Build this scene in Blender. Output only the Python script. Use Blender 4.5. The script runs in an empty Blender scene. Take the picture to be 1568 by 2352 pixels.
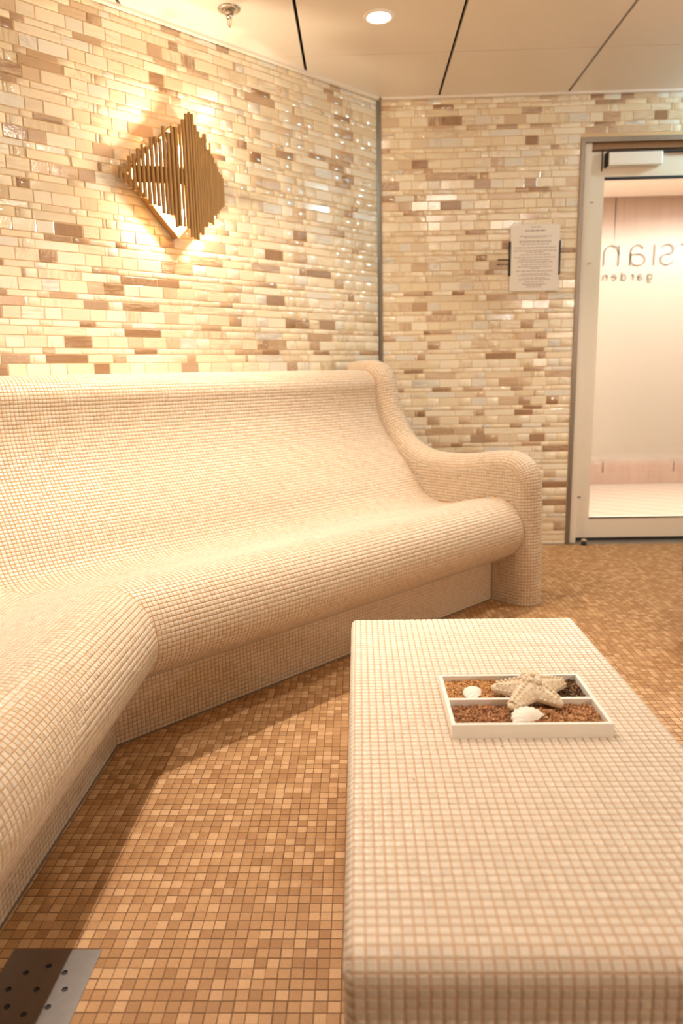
import bpy, bmesh, math, random
import numpy as np
from mathutils import Vector, Matrix

# ------------------------------------------------------------------ camera, world, exposure
scn = bpy.context.scene
COL = scn.collection
rng = np.random.default_rng(7)
random.seed(7)

FPX, W, H = 1640.0, 1568, 2352
CAM = np.array([0.0, 0.0, 1.0])
RIGHT = np.array([0.9995558926, 0.0218838038, -0.0202266321])
DOWN = np.array([-0.0156698363, -0.1913503352, -0.9813967116])
FWD = np.array([-0.0253470652, 0.9812778141, -0.1909224395])
cd = bpy.data.cameras.new('camera')
cam = bpy.data.objects.new('camera', cd); COL.objects.link(cam)
m = Matrix.Identity(4)
for i in range(3):
    m[i][0], m[i][1], m[i][2], m[i][3] = RIGHT[i], -DOWN[i], -FWD[i], CAM[i]
cam.matrix_world = m
cd.sensor_fit = 'VERTICAL'; cd.sensor_height = 36.0; cd.sensor_width = 24.0
cd.lens = 36.0 * FPX / H
cd.clip_start = 0.02
cd.dof.use_dof = True; cd.dof.focus_distance = 1.75; cd.dof.aperture_fstop = 3.0
scn.camera = cam

world = bpy.data.worlds.new('world'); scn.world = world; world.use_nodes = True
world.node_tree.nodes['Background'].inputs[0].default_value = (1.0, 0.84, 0.68, 1)
world.node_tree.nodes['Background'].inputs[1].default_value = 0.05

vs = scn.view_settings
scn.display_settings.display_device = 'sRGB'
vs.view_transform = 'Standard'; vs.look = 'None'; vs.gamma = 1.0
vs.use_curve_mapping = False
vs.exposure = 0.52

WARM = (1.0, 0.88, 0.75)
DOWN_W = 62.0          # one recessed downlight
ZC = 2.395             # ceiling underside
cy = scn.cycles
cy.max_bounces = 7; cy.diffuse_bounces = 4; cy.glossy_bounces = 3; cy.transmission_bounces = 4; cy.transparent_max_bounces = 8
cy.caustics_reflective = False; cy.caustics_refractive = False

# x, y, share of DOWN_W, cone
DOWNLIGHTS = [(-0.53, 2.28, 1.85, 94), (0.108, 3.18, 0.55, 100), (-0.58, 0.97, 0.75, 94), 
              (1.5, 3.1, 0.8, 100), (3.4, 2.0, 0.1, 140)]  # this pair is unseen, added to lift the doorway and fill the room
GLINT_GLOBES = [(1.28, 1.50), (0.70, 1.74)]  # unseen glowing globes, added for glints on the tile walls
FILL_LAMPS = [(4.22, -0.2, 1.8, 24.0, (-1, 0)), (2.7, -1.52, 1.8, 44.0, (0, 1))]     # unseen lamps added for frontal fill: x, y, z, watts, wall normal

# ------------------------------------------------------------------ geometry frame of the room
R2 = math.sqrt(0.5)
W0 = np.array([0.127, 4.055, 0.0])     # corner of left wall and back wall
DA = np.array([R2, R2, 0.0])           # along the left wall, towards the corner
NA = np.array([R2, -R2, 0.0])          # left wall's normal, into the room
Z1 = np.array([0.0, 0.0, 1.0])
YB = 4.06                              # back wall plane
XB = -1.704                            # side wall plane
P = 0.0133                             # bench / table mosaic pitch


def A3(s, z, t):
    return W0 + NA * s + DA * t + Z1 * z


# ------------------------------------------------------------------ helpers
def tag(o, label=None, cat=None, group=None, kind=None):
    if label: o['label'] = label
    if cat: o['category'] = cat
    if group: o['group'] = group
    if kind: o['kind'] = kind
    return o


def link(name, me, mat=None, parent=None):
    o = bpy.data.objects.new(name, me); COL.objects.link(o)
    if mat is not None:
        me.materials.clear(); me.materials.append(mat)
    if parent is not None:
        o.parent = parent
        if parent.type == 'EMPTY' and parent.get('_base') is not None:
            pass
    return o


def thing(name, loc, label, cat, group=None):
    o = bpy.data.objects.new(name, None); COL.objects.link(o)
    o.location = loc; o.empty_display_size = 0.05
    return tag(o, label, cat, group)


def mesh_from(verts, faces):
    me = bpy.data.meshes.new('mesh')
    me.from_pydata([tuple(map(float, v)) for v in verts], [], [tuple(map(int, f)) for f in faces])
    me.update()
    return me


def np_mesh(verts, quads, attrs=None):
    me = bpy.data.meshes.new('mesh')
    nv, nq = len(verts), len(quads)
    me.vertices.add(nv); me.vertices.foreach_set('co', np.ascontiguousarray(verts, dtype=np.float32).ravel())
    me.loops.add(nq * 4); me.loops.foreach_set('vertex_index', np.ascontiguousarray(quads, dtype=np.int32).ravel())
    me.polygons.add(nq); me.polygons.foreach_set('loop_start', np.arange(nq, dtype=np.int32) * 4)
    me.update(calc_edges=True)
    for k, a in (attrs or {}).items():
        at = me.attributes.new(k, 'FLOAT', 'FACE'); at.data.foreach_set('value', np.ascontiguousarray(a, dtype=np.float32))
    return me


def shift(me, off):
    """Vertices given in world coordinates -> local to a parent standing at off."""
    me.transform(Matrix.Translation(-Vector(off)))
    return me


def part(name, me, mat, parent, label=None, smooth=False):
    """me is in world coordinates; parent may be an Empty moved (never rotated) away from the origin, or a part of it."""
    base = Vector((0, 0, 0)); p = parent
    while p is not None:
        base += p.location; p = p.parent
    if base.length > 0: shift(me, base)
    if smooth: me.shade_smooth()
    o = link(name, me, mat, parent)
    if label: o['label'] = label
    return o


def box_bm(bm, x0, x1, y0, y1, z0, z1, mat4=None):
    vs_ = [bm.verts.new((x, y, z)) for z in (z0, z1) for y in (y0, y1) for x in (x0, x1)]
    for f in ((0, 2, 3, 1), (4, 5, 7, 6), (0, 1, 5, 4), (2, 6, 7, 3), (0, 4, 6, 2), (1, 3, 7, 5)):
        bm.faces.new([vs_[i] for i in f])
    if mat4 is not None: bmesh.ops.transform(bm, matrix=mat4, verts=vs_)
    return vs_


def to_mesh(bm):
    bmesh.ops.recalc_face_normals(bm, faces=bm.faces[:])
    me = bpy.data.meshes.new('mesh'); bm.to_mesh(me); bm.free()
    return me


def box_mesh(x0, x1, y0, y1, z0, z1, bev=0.0, seg=2, mat4=None):
    bm = bmesh.new(); box_bm(bm, x0, x1, y0, y1, z0, z1)
    if bev > 0:
        bmesh.ops.bevel(bm, geom=bm.edges[:], offset=bev, segments=seg, affect='EDGES', profile=0.5)
    if mat4 is not None: bmesh.ops.transform(bm, matrix=mat4, verts=bm.verts[:])
    return to_mesh(bm)


def lathe_mesh(prof, seg=32, mat4=None, close=False):
    """prof: list of (r, z)"""
    verts, faces = [], []
    n = len(prof)
    for j in range(seg):
        a = 2 * math.pi * j / seg
        for r, z in prof: verts.append((r * math.cos(a), r * math.sin(a), z))
    for j in range(seg):
        k = (j + 1) % seg
        for i in range(n - 1 if not close else n):
            i2 = (i + 1) % n
            faces.append((j * n + i, k * n + i, k * n + i2, j * n + i2))
    me = mesh_from(verts, faces)
    bm = bmesh.new(); bm.from_mesh(me); bpy.data.meshes.remove(me)
    bmesh.ops.remove_doubles(bm, verts=bm.verts[:], dist=1e-6)
    if mat4 is not None: bmesh.ops.transform(bm, matrix=mat4, verts=bm.verts[:])
    return to_mesh(bm)


def tube_bm(bm, pts, r, seg=8, caps=True):
    pts = [Vector(p) for p in pts]
    rings = []
    for i, p in enumerate(pts):
        d = (pts[min(i + 1, len(pts) - 1)] - pts[max(i - 1, 0)]).normalized()
        ref = Vector((0, 0, 1)) if abs(d.z) < 0.9 else Vector((1, 0, 0))
        u = d.cross(ref).normalized(); v = d.cross(u).normalized()
        rings.append([bm.verts.new(p + (u * math.cos(2 * math.pi * k / seg) + v * math.sin(2 * math.pi * k / seg)) * r) for k in range(seg)])
    for a, b in zip(rings, rings[1:]):
        for k in range(seg):
            bm.faces.new((a[k], a[(k + 1) % seg], b[(k + 1) % seg], b[k]))
    if caps:
        bm.faces.new(rings[0]); bm.faces.new(rings[-1])


def clip_poly(poly, n, c):
    """keep points with n.p <= c"""
    out = []
    for i in range(len(poly)):
        a, b = poly[i], poly[(i + 1) % len(poly)]
        da, db = a[0] * n[0] + a[1] * n[1] - c, b[0] * n[0] + b[1] * n[1] - c
        if da <= 0: out.append(a)
        if (da < 0 < db) or (db < 0 < da):
            k = da / (da - db); out.append((a[0] + (b[0] - a[0]) * k, a[1] + (b[1] - a[1]) * k))
    return out


def prism_mesh(poly, z0, z1, bev=0.0):
    bm = bmesh.new()
    lo = [bm.verts.new((x, y, z0)) for x, y in poly]; hi = [bm.verts.new((x, y, z1)) for x, y in poly]
    n = len(poly)
    bm.faces.new(lo[::-1]); bm.faces.new(hi)
    for i in range(n): bm.faces.new((lo[i], lo[(i + 1) % n], hi[(i + 1) % n], hi[i]))
    if bev > 0: bmesh.ops.bevel(bm, geom=[e for e in bm.edges if e.verts[0].co.z == z0 and e.verts[1].co.z == z0], offset=bev, segments=2, affect='EDGES')
    return to_mesh(bm)


def catmull(pts, per=24):
    p = np.array(pts, float)
    p = np.vstack([2 * p[0] - p[1], p, 2 * p[-1] - p[-2]])
    out = []
    for i in range(1, len(p) - 2):
        t = np.linspace(0, 1, per, endpoint=False)[:, None]
        a, b, c, d = p[i - 1], p[i], p[i + 1], p[i + 2]
        out.append(0.5 * (2 * b + (c - a) * t + (2 * a - 5 * b + 4 * c - d) * t ** 2 + (3 * b - a - 3 * c + d) * t ** 3))
    out.append(p[-2][None])
    return np.vstack(out)


def resample(poly, pitch):
    poly = np.asarray(poly, float)
    L = np.r_[0, np.cumsum(np.linalg.norm(np.diff(poly, axis=0), axis=1))]
    n = max(1, int(round(L[-1] / pitch)))
    q = np.linspace(0, L[-1], n + 1)
    return np.stack([np.interp(q, L, poly[:, k]) for k in range(poly.shape[1])], 1)


def inside(poly, pts):
    poly = np.asarray(poly); x, y = pts[:, 0], pts[:, 1]
    r = np.zeros(len(pts), bool); j = len(poly) - 1
    for i in range(len(poly)):
        xi, yi = poly[i]; xj, yj = poly[j]
        c = ((yi > y) != (yj > y)) & (x < (xj - xi) * (y - yi) / (yj - yi + 1e-12) + xi)
        r ^= c; j = i
    return r


# ------------------------------------------------------------------ materials
class NT:
    def __init__(self, name):
        self.m = bpy.data.materials.new(name); self.m.use_nodes = True
        self.t = self.m.node_tree; self.t.nodes.clear()
        self.out = self.n('ShaderNodeOutputMaterial')

    def n(self, typ, **kw):
        nd = self.t.nodes.new(typ)
        for k, v in kw.items(): setattr(nd, k, v)
        return nd

    def l(self, a, b): self.t.links.new(a, b)

    def math(self, op, a, b=None, clamp=False):
        nd = self.n('ShaderNodeMath', operation=op, use_clamp=clamp)
        for i, x in enumerate((a, b)):
            if x is None: continue
            if isinstance(x, (int, float)): nd.inputs[i].default_value = x
            else: self.l(x, nd.inputs[i])
        return nd.outputs[0]

    def mix(self, f, a, b, mode='MIX'):
        nd = self.n('ShaderNodeMix', data_type='RGBA', blend_type=mode)
        for i, x in ((0, f), (6, a), (7, b)):
            if isinstance(x, (int, float)): nd.inputs[i].default_value = x
            elif isinstance(x, tuple): nd.inputs[i].default_value = (*x[:3], 1)
            else: self.l(x, nd.inputs[i])
        return nd.outputs[2]

    def attr(self, name):
        a = self.n('ShaderNodeAttribute', attribute_type='GEOMETRY', attribute_name=name)
        b = self.n('ShaderNodeAttribute', attribute_type='OBJECT', attribute_name=name)
        return self.math('ADD', a.outputs['Fac'], b.outputs['Fac'])

    def ramp(self, fac, stops, interp='LINEAR'):
        nd = self.n('ShaderNodeValToRGB'); cr = nd.color_ramp; cr.interpolation = interp
        while len(cr.elements) < len(stops): cr.elements.new(0.5)
        for e, (p, c) in zip(cr.elements, stops):
            e.position = p; e.color = (*c, 1) if isinstance(c, tuple) else (c, c, c, 1)
        self.l(fac, nd.inputs[0]); return nd.outputs[0]

    def noise(self, vec, scale, detail=3, w=None, rough=0.5, dist=0.0):
        nd = self.n('ShaderNodeTexNoise', noise_dimensions='4D' if w is not None else '3D')
        nd.inputs['Scale'].default_value = scale; nd.inputs['Detail'].default_value = detail
        nd.inputs['Roughness'].default_value = rough; nd.inputs['Distortion'].default_value = dist
        if vec is not None: self.l(vec, nd.inputs['Vector'])
        if w is not None: self.l(w, nd.inputs['W'])
        return nd.outputs['Fac']

    def pos(self, scale=None):
        g = self.n('ShaderNodeNewGeometry').outputs['Position']
        if scale is None: return g
        mp = self.n('ShaderNodeMapping'); mp.inputs['Scale'].default_value = scale
        self.l(g, mp.inputs['Vector']); return mp.outputs[0]

    def bump(self, h, strength, dist=0.001):
        b = self.n('ShaderNodeBump'); b.inputs['Strength'].default_value = strength; b.inputs['Distance'].default_value = dist
        self.l(h, b.inputs['Height']); return b.outputs[0]

    def principled(self, color, rough=0.5, metal=0.0, normal=None, spec=0.5, **kw):
        p = self.n('ShaderNodeBsdfPrincipled')
        for k, x in (('Base Color', color), ('Roughness', rough), ('Metallic', metal)):
            if isinstance(x, tuple): p.inputs[k].default_value = (*x[:3], 1)
            elif isinstance(x, (int, float)): p.inputs[k].default_value = x
            else: self.l(x, p.inputs[k])
        p.inputs['Specular IOR Level'].default_value = spec
        if normal is not None: self.l(normal, p.inputs['Normal'])
        for k, x in kw.items(): p.inputs[k].default_value = x
        self.l(p.outputs[0], self.out.inputs[0]); return p


def simple(name, color, rough=0.5, metal=0.0, var=0.06, nscale=40, bump=0.0, spec=0.5, **kw):
    t = NT(name)
    f = t.noise(t.pos(), nscale, 3)
    c = t.mix(f, tuple(x * (1 - var) for x in color), tuple(min(1, x * (1 + var)) for x in color))
    nrm = t.bump(f, bump, 0.002) if bump else None
    t.principled(c, rough, metal, nrm, spec, **kw)
    return t.m


def emitter(name, color, strength):
    t = NT(name); e = t.n('ShaderNodeEmission'); e.inputs[0].default_value = (*color, 1); e.inputs[1].default_value = strength
    t.l(e.outputs[0], t.out.inputs[0]); return t.m


def wall_tile_mat():
    t = NT('wall_glass_tile')
    tone, tone2 = t.attr('tone'), t.attr('tone2')
    base = t.ramp(tone, [(0.0, (0.84, 0.73, 0.53)), (0.30, (0.88, 0.80, 0.64)), (0.60, (0.79, 0.75, 0.66)), (0.70, (0.78, 0.67, 0.49)),
                         (0.82, (0.68, 0.53, 0.37)), (0.875, (0.50, 0.34, 0.21)), (0.925, (0.32, 0.18, 0.09)), (0.965, (0.42, 0.28, 0.18))], 'CONSTANT')
    w = t.math('MULTIPLY', tone2, 60.0)
    n1 = t.noise(t.pos((14, 14, 95)), 1.0, 4, w, 0.6, 0.6)
    n2 = t.noise(t.pos((95, 95, 16)), 1.0, 4, w, 0.6, 0.6)
    n3 = t.noise(t.pos((40, 40, 40)), 1.0, 3, w, 0.5, 2.0)
    sel = t.math('GREATER_THAN', tone2, 0.68); sel2 = t.math('GREATER_THAN', tone2, 0.88)
    n = t.mix(sel2, t.mix(sel, n1, n2), n3)
    f = t.ramp(n, [(0.44, 0.0), (0.66, 1.0)])
    # only some tiles are clearly streaked
    amt = t.ramp(t.math('FRACT', t.math('MULTIPLY', tone2, 7.3)), [(0.0, 0.10), (0.40, 0.30), (0.62, 0.6), (0.82, 0.95)], 'CONSTANT')
    light = t.ramp(tone, [(0.0, (0.62, 0.50, 0.36)), (0.60, (0.52, 0.49, 0.44)), (0.70, (0.55, 0.40, 0.25)), (0.875, (0.72, 0.57, 0.41))], 'CONSTANT')
    c = t.mix(t.math('MULTIPLY', f, amt), base, light)
    bn = t.noise(t.pos((1, 1, 1)), 70, 3, w)
    fine = t.noise(t.pos((1, 1, 1)), 230, 3, w)
    bsel = t.ramp(t.math('FRACT', t.math('MULTIPLY', tone2, 3.1)), [(0.0, 0.22), (0.6, 1.0)], 'CONSTANT')
    h = t.math('MULTIPLY', bsel, t.math('ADD', bn, t.math('MULTIPLY', fine, 0.55)))
    nrm = t.bump(h, 1.0, 0.0026)
    p = t.principled(c, 0.45, 0.0, None, 0.3)
    p.inputs['Coat Weight'].default_value = 1.0; p.inputs['Coat Roughness'].default_value = 0.04; p.inputs['Coat IOR'].default_value = 1.75
    t.l(nrm, p.inputs['Coat Normal'])
    return t.m


def mosaic_mat(name, a, b, rough, var_to=None, sparkle=0.0, spec=0.5, grain=0.08, share=0.93, bump=0.25):
    t = NT(name)
    tone, tone2 = t.attr('tone'), t.attr('tone2')
    c = t.mix(tone, a, b)
    if var_to: c = t.mix(t.math('MULTIPLY', t.math('GREATER_THAN', tone2, share), 0.7), c, var_to)
    n = t.noise(t.pos(), 420, 2)
    c = t.mix(grain, c, t.mix(n, (0, 0, 0), (1, 1, 1)), 'OVERLAY')
    r = rough
    if sparkle:
        r = t.math('SUBTRACT', rough, t.math('MULTIPLY', t.math('GREATER_THAN', tone2, 0.6), sparkle))
    t.principled(c, r, 0.0, t.bump(t.noise(t.pos(), 260, 2), bump, 0.0008), spec)
    return t.m


M = {}
M['wall_tile'] = wall_tile_mat()
M['bench_tile'] = mosaic_mat('ivory_mosaic', (0.68, 0.585, 0.47), (0.61, 0.51, 0.39), 0.27, (0.54, 0.44, 0.34), 0, 0.5)
M['table_tile'] = mosaic_mat('pale_mosaic', (0.80, 0.715, 0.61), (0.74, 0.65, 0.54), 0.28, (0.70, 0.61, 0.51), 0, 0.5)
M['floor_tile'] = mosaic_mat('caramel_mosaic', (0.34, 0.168, 0.062), (0.48, 0.270, 0.118), 0.55, (0.60, 0.37, 0.19), 0.0, 0.35, 0.25, 0.78, 0.6)
M['bench_grout'] = simple('amber_grout', (0.60, 0.33, 0.12), 0.85, nscale=30)
M['table_grout'] = simple('sand_grout', (0.64, 0.40, 0.22), 0.85, nscale=30)
M['floor_grout'] = simple('brown_grout', (0.19, 0.10, 0.048), 0.9, var=0.2, nscale=25)
M['wall_grout'] = simple('cream_grout', (0.74, 0.54, 0.32), 0.85, nscale=30)
M['ceiling'] = simple('ceiling_lacquer', (0.86, 0.79, 0.72), 0.32, var=0.015, nscale=6)
M['gap'] = simple('ceiling_void', (0.012, 0.012, 0.014), 0.9)
M['plain'] = simple('far_wall_mosaic', (0.62, 0.52, 0.40), 0.35, var=0.2, nscale=18)
M['steel'] = simple('brushed_steel', (0.27, 0.25, 0.235), 0.38, 1.0, var=0.08, nscale=60)
M['trim_steel'] = simple('dull_steel', (0.27, 0.23, 0.19), 0.42, 0.85, var=0.1, nscale=50)
M['chrome'] = simple('polished_nickel', (0.70, 0.66, 0.60), 0.15, 1.0)
M['brass'] = simple('satin_brass', (0.46, 0.27, 0.105), 0.5, 0.6, var=0.05, nscale=80)
M['door_paint'] = simple('ivory_door_paint', (0.84, 0.75, 0.63), 0.35, var=0.02, nscale=8)
M['white'] = simple('white_lacquer', (0.93, 0.90, 0.85), 0.3, var=0.015)
M['rubber'] = simple('black_gasket', (0.015, 0.014, 0.014), 0.6)
M['sealant'] = simple('grey_sealant', (0.16, 0.125, 0.10), 0.6)
M['soffit'] = simple('timber_soffit', (0.42, 0.27, 0.15), 0.5, var=0.15)
M['paper'] = simple('paper', (0.92, 0.88, 0.83), 0.7, var=0.02)
M['ink'] = simple('grey_print', (0.40, 0.35, 0.32), 0.8)
M['etch'] = simple('rose_grey_lettering', (0.80, 0.64, 0.60), 0.5)
M['shell'] = simple('shell', (0.90, 0.85, 0.76), 0.45, var=0.06, nscale=120, bump=0.2)
M['lamp'] = emitter('lamp_glow', (1.0, 0.90, 0.76), 40.0)
M['bulb'] = emitter('bulb_glow', (1.0, 0.82, 0.57), 1350.0)
M['globe'] = emitter('glint_globe_glow', (1.0, 0.88, 0.70), 45.0)
M['corridor_lamp'] = emitter('corridor_lamp_glow', (1.0, 0.9, 0.8), 4.0)


def starfish_mat():
    t = NT('dried_starfish')
    n = t.noise(t.pos(), 160, 3); n2 = t.noise(t.pos(), 900, 2)
    c = t.mix(t.ramp(n, [(0.35, 0.0), (0.7, 1.0)]), (0.93, 0.85, 0.70), (0.76, 0.58, 0.37))
    t.principled(c, 0.7, 0, t.bump(n2, 0.6, 0.0012), 0.3); return t.m


def chips_mat(name, stops):
    t = NT(name); tone = t.attr('tone')
    t.principled(t.ramp(tone, stops), 0.75, 0, None, 0.3); return t.m


def wood_mat(name, a, b, axis):
    t = NT(name)
    sc = {'z': (30, 30, 1.2), 'x': (1.2, 24, 24)}[axis]
    n = t.noise(t.pos(sc), 1.0, 5, None, 0.6, 0.4)
    t.principled(t.mix(n, a, b), 0.45, 0, None, 0.4); return t.m


def glass_mat():
    t = NT('door_glass')
    a = t.n('ShaderNodeBsdfTransparent'); a.inputs[0].default_value = (0.97, 0.96, 0.94, 1)
    g = t.n('ShaderNodeBsdfGlossy'); g.inputs['Roughness'].default_value = 0.02
    f = t.n('ShaderNodeFresnel'); f.inputs[0].default_value = 1.45
    mx = t.n('ShaderNodeMixShader'); t.l(t.math('MULTIPLY', f.outputs[0], 0.8), mx.inputs[0]); t.l(a.outputs[0], mx.inputs[1]); t.l(g.outputs[0], mx.inputs[2])
    t.l(mx.outputs[0], t.out.inputs[0]); return t.m


def frost_mat():
    """frosted film on the pane: fades out towards the top and bottom of the band"""
    t = NT('frosted_film')
    g = t.n('ShaderNodeNewGeometry'); sp = t.n('ShaderNodeSeparateXYZ'); t.l(g.outputs['Position'], sp.inputs[0])

    def ss(a, b):
        r = t.n('ShaderNodeMapRange', interpolation_type='SMOOTHSTEP')
        r.inputs['From Min'].default_value = a; r.inputs['From Max'].default_value = b
        t.l(sp.outputs['Z'], r.inputs['Value']); return r.outputs[0]
    up = t.math('SUBTRACT', 1.0, ss(1.42, 1.82))
    lo = ss(0.43, 0.53)
    f = t.math('MULTIPLY', t.math('MULTIPLY', up, lo), 0.97)
    tr = t.n('ShaderNodeBsdfTransparent')
    tl = t.n('ShaderNodeBsdfTranslucent'); tl.inputs[0].default_value = (0.93, 0.90, 0.84, 1)
    df = t.n('ShaderNodeBsdfDiffuse'); df.inputs[0].default_value = (0.92, 0.88, 0.82, 1)
    m1 = t.n('ShaderNodeMixShader'); m1.inputs[0].default_value = 0.18; t.l(tl.outputs[0], m1.inputs[1]); t.l(df.outputs[0], m1.inputs[2])
    m2 = t.n('ShaderNodeMixShader'); t.l(f, m2.inputs[0]); t.l(tr.outputs[0], m2.inputs[1]); t.l(m1.outputs[0], m2.inputs[2])
    t.l(m2.outputs[0], t.out.inputs[0]); return t.m


M['starfish'] = starfish_mat()
M['chips_light'] = chips_mat('straw_bark', [(0.0, (0.34, 0.13, 0.045)), (0.4, (0.60, 0.29, 0.10)), (0.8, (0.78, 0.47, 0.20)), (1.0, (0.85, 0.62, 0.36))])
M['chips_dark'] = chips_mat('dark_bark', [(0.0, (0.03, 0.014, 0.008)), (0.45, (0.12, 0.055, 0.022)), (0.8, (0.30, 0.15, 0.06)), (1.0, (0.60, 0.38, 0.2))])
M['chips_red'] = chips_mat('russet_bark', [(0.0, (0.11, 0.04, 0.02)), (0.45, (0.36, 0.15, 0.065)), (0.75, (0.60, 0.30, 0.13)), (1.0, (0.85, 0.58, 0.32))])
M['chips_tan'] = chips_mat('tan_bark', [(0.0, (0.16, 0.055, 0.025)), (0.4, (0.42, 0.19, 0.08)), (0.75, (0.66, 0.36, 0.16)), (1.0, (0.85, 0.60, 0.34))])
M['glass'] = glass_mat(); M['frost'] = frost_mat()
M['panel_wood'] = wood_mat('rose_oak_panel', (0.17, 0.108, 0.080), (0.275, 0.19, 0.15), 'z')
M['plank_wood'] = wood_mat('pale_oak_plank', (0.20, 0.158, 0.125), (0.26, 0.21, 0.168), 'x')
M['bark'] = simple('bark_crumb', (0.30, 0.14, 0.06), 0.8)


# ------------------------------------------------------------------ tiles (frames -> geometry)
class Frames:
    """centres, axes and half sizes of a set of tiles"""
    def __init__(self, C, U, V, N, a, b):
        self.C, self.U, self.V, self.N = (np.asarray(x, float) for x in (C, U, V, N))
        n = len(self.C)
        self.a = np.broadcast_to(np.asarray(a, float), (n,)).copy(); self.b = np.broadcast_to(np.asarray(b, float), (n,)).copy()
        self.tone = rng.random(n); self.tone2 = rng.random(n)

    def sub(self, idx):
        f = Frames.__new__(Frames)
        for k in ('C', 'U', 'V', 'N', 'a', 'b', 'tone', 'tone2'): setattr(f, k, getattr(self, k)[idx])
        return f

    @staticmethod
    def cat(fs):
        f = Frames.__new__(Frames)
        for k in ('C', 'U', 'V', 'N', 'a', 'b', 'tone', 'tone2'): setattr(f, k, np.concatenate([getattr(x, k) for x in fs]))
        return f

    def jitter(self, ang):
        n = len(self.C); j = rng.normal(0, ang, (n, 2))
        N = self.N + self.U * j[:, :1] + self.V * j[:, 1:]
        N /= np.linalg.norm(N, axis=1, keepdims=True)
        U = self.U - N * np.sum(self.U * N, 1, keepdims=True); U /= np.linalg.norm(U, axis=1, keepdims=True)
        self.N, self.U, self.V = N, U, np.cross(N, U); return self


def grid_frames(G, grout, flip=False):
    """G[i,j] grid of points -> one tile per cell"""
    c00, c10, c01, c11 = G[:-1, :-1], G[1:, :-1], G[:-1, 1:], G[1:, 1:]
    C = (c00 + c10 + c01 + c11) / 4
    u = ((c10 - c00) + (c11 - c01)) / 2; v = ((c01 - c00) + (c11 - c10)) / 2
    lu, lv = np.linalg.norm(u, axis=-1), np.linalg.norm(v, axis=-1)
    U = u / np.maximum(lu, 1e-9)[..., None]
    N = np.cross(u, v); N /= np.maximum(np.linalg.norm(N, axis=-1), 1e-12)[..., None]
    if flip: N = -N
    V = np.cross(N, U)
    k = (lu > 0.004) & (lv > 0.004)
    return Frames(C[k], U[k], V[k], N[k], (lu[k] - grout) / 2, (lv[k] - grout) / 2)


_Q = np.array([(8, 9, 10, 11), (4, 5, 9, 8), (5, 6, 10, 9), (6, 7, 11, 10), (7, 4, 8, 11), (0, 1, 5, 4), (1, 2, 6, 5), (2, 3, 7, 6), (3, 0, 4, 7)])
_S = np.array([(-1, -1), (1, -1), (1, 1), (-1, 1)], float)


def tile_verts(a, b, bev, h, d):
    """local verts of tiles (n,12,3)"""
    n = len(a); v = np.zeros((n, 12, 3))
    ab = np.stack([a, b], 1)[:, None, :]
    be = np.minimum(bev, 0.45 * np.minimum(a, b))[:, None, None]
    v[:, 0:4, :2] = _S * ab; v[:, 0:4, 2] = -d
    v[:, 4:8, :2] = _S * ab; v[:, 4:8, 2] = h - be[:, :, 0] * 0.6
    v[:, 8:12, :2] = _S * (ab - be); v[:, 8:12, 2] = h
    return v


def tile_stuff(f, bev, h, d):
    n = len(f.C)
    L = tile_verts(f.a, f.b, bev, h, d)
    Wv = f.C[:, None] + L[..., :1] * f.U[:, None] + L[..., 1:2] * f.V[:, None] + L[..., 2:3] * f.N[:, None]
    q = (_Q[None] + 12 * np.arange(n)[:, None, None]).reshape(-1, 4)
    return np_mesh(Wv.reshape(-1, 3), q, {'tone': np.repeat(f.tone, 9), 'tone2': np.repeat(f.tone2, 9)})


_tile_cache = {}


def place_tiles(f, parent, mat, bev, h, d, quant=2e-4):
    base = Vector((0, 0, 0)); p = parent
    while p is not None: base += p.location; p = p.parent
    for i in range(len(f.C)):
        key = (mat.name, round(f.a[i] / quant), round(f.b[i] / quant), bev, h, d)
        if key not in _tile_cache:
            v = tile_verts(np.array([key[1] * quant]), np.array([key[2] * quant]), bev, h, d)[0]
            me = mesh_from(v, _Q); me.materials.append(mat); _tile_cache[key] = me
        o = bpy.data.objects.new('tile', _tile_cache[key])
        mt = Matrix.Identity(4)
        for r in range(3):
            mt[r][0], mt[r][1], mt[r][2], mt[r][3] = f.U[i][r], f.V[i][r], f.N[i][r], f.C[i][r] - base[r]
        o.parent = parent; o.matrix_basis = mt
        o['tone'] = float(f.tone[i]); o['tone2'] = float(f.tone2[i])
        COL.objects.link(o)


def proj(Pw):
    d = Pw - CAM
    z = d @ FWD
    return W / 2 + FPX * (d @ RIGHT) / z, H / 2 + FPX * (d @ DOWN) / z, z


def pick(f, n):
    """indices of the n tiles that show largest from the camera and are not hidden"""
    x, y, z = proj(f.C)
    view = CAM - f.C; dist = np.linalg.norm(view, axis=1); view /= dist[:, None]
    face = np.sum(view * f.N, 1)
    ok = (z > 0.1) & (x > 3) & (x < W - 3) & (y > 3) & (y < H - 3) & (face > 0.05)
    area = np.where(ok, f.a * f.b * face / np.maximum(z, 0.1) ** 2, 0)
    dg = bpy.context.evaluated_depsgraph_get()
    res = []
    for i in np.argsort(-area):
        if area[i] <= 0 or len(res) >= n: break
        hit, loc, *_ = scn.ray_cast(dg, Vector(CAM), -Vector(view[i]))
        if hit and (loc - Vector(CAM)).length < dist[i] - 0.015: continue
        res.append(i)
    return np.array(res, int)


MOSAICS = []     # (frames, parent, stuff name, material, bevel, height, depth, how many single tiles, single parent)


def mosaic(*a): MOSAICS.append(a)


# ------------------------------------------------------------------ room shell
ROOM = [(W0[0], YB), (XB, 2.224), (XB, -1.6), (4.3, -1.6), (4.3, 2.86), (3.1, YB)]

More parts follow.
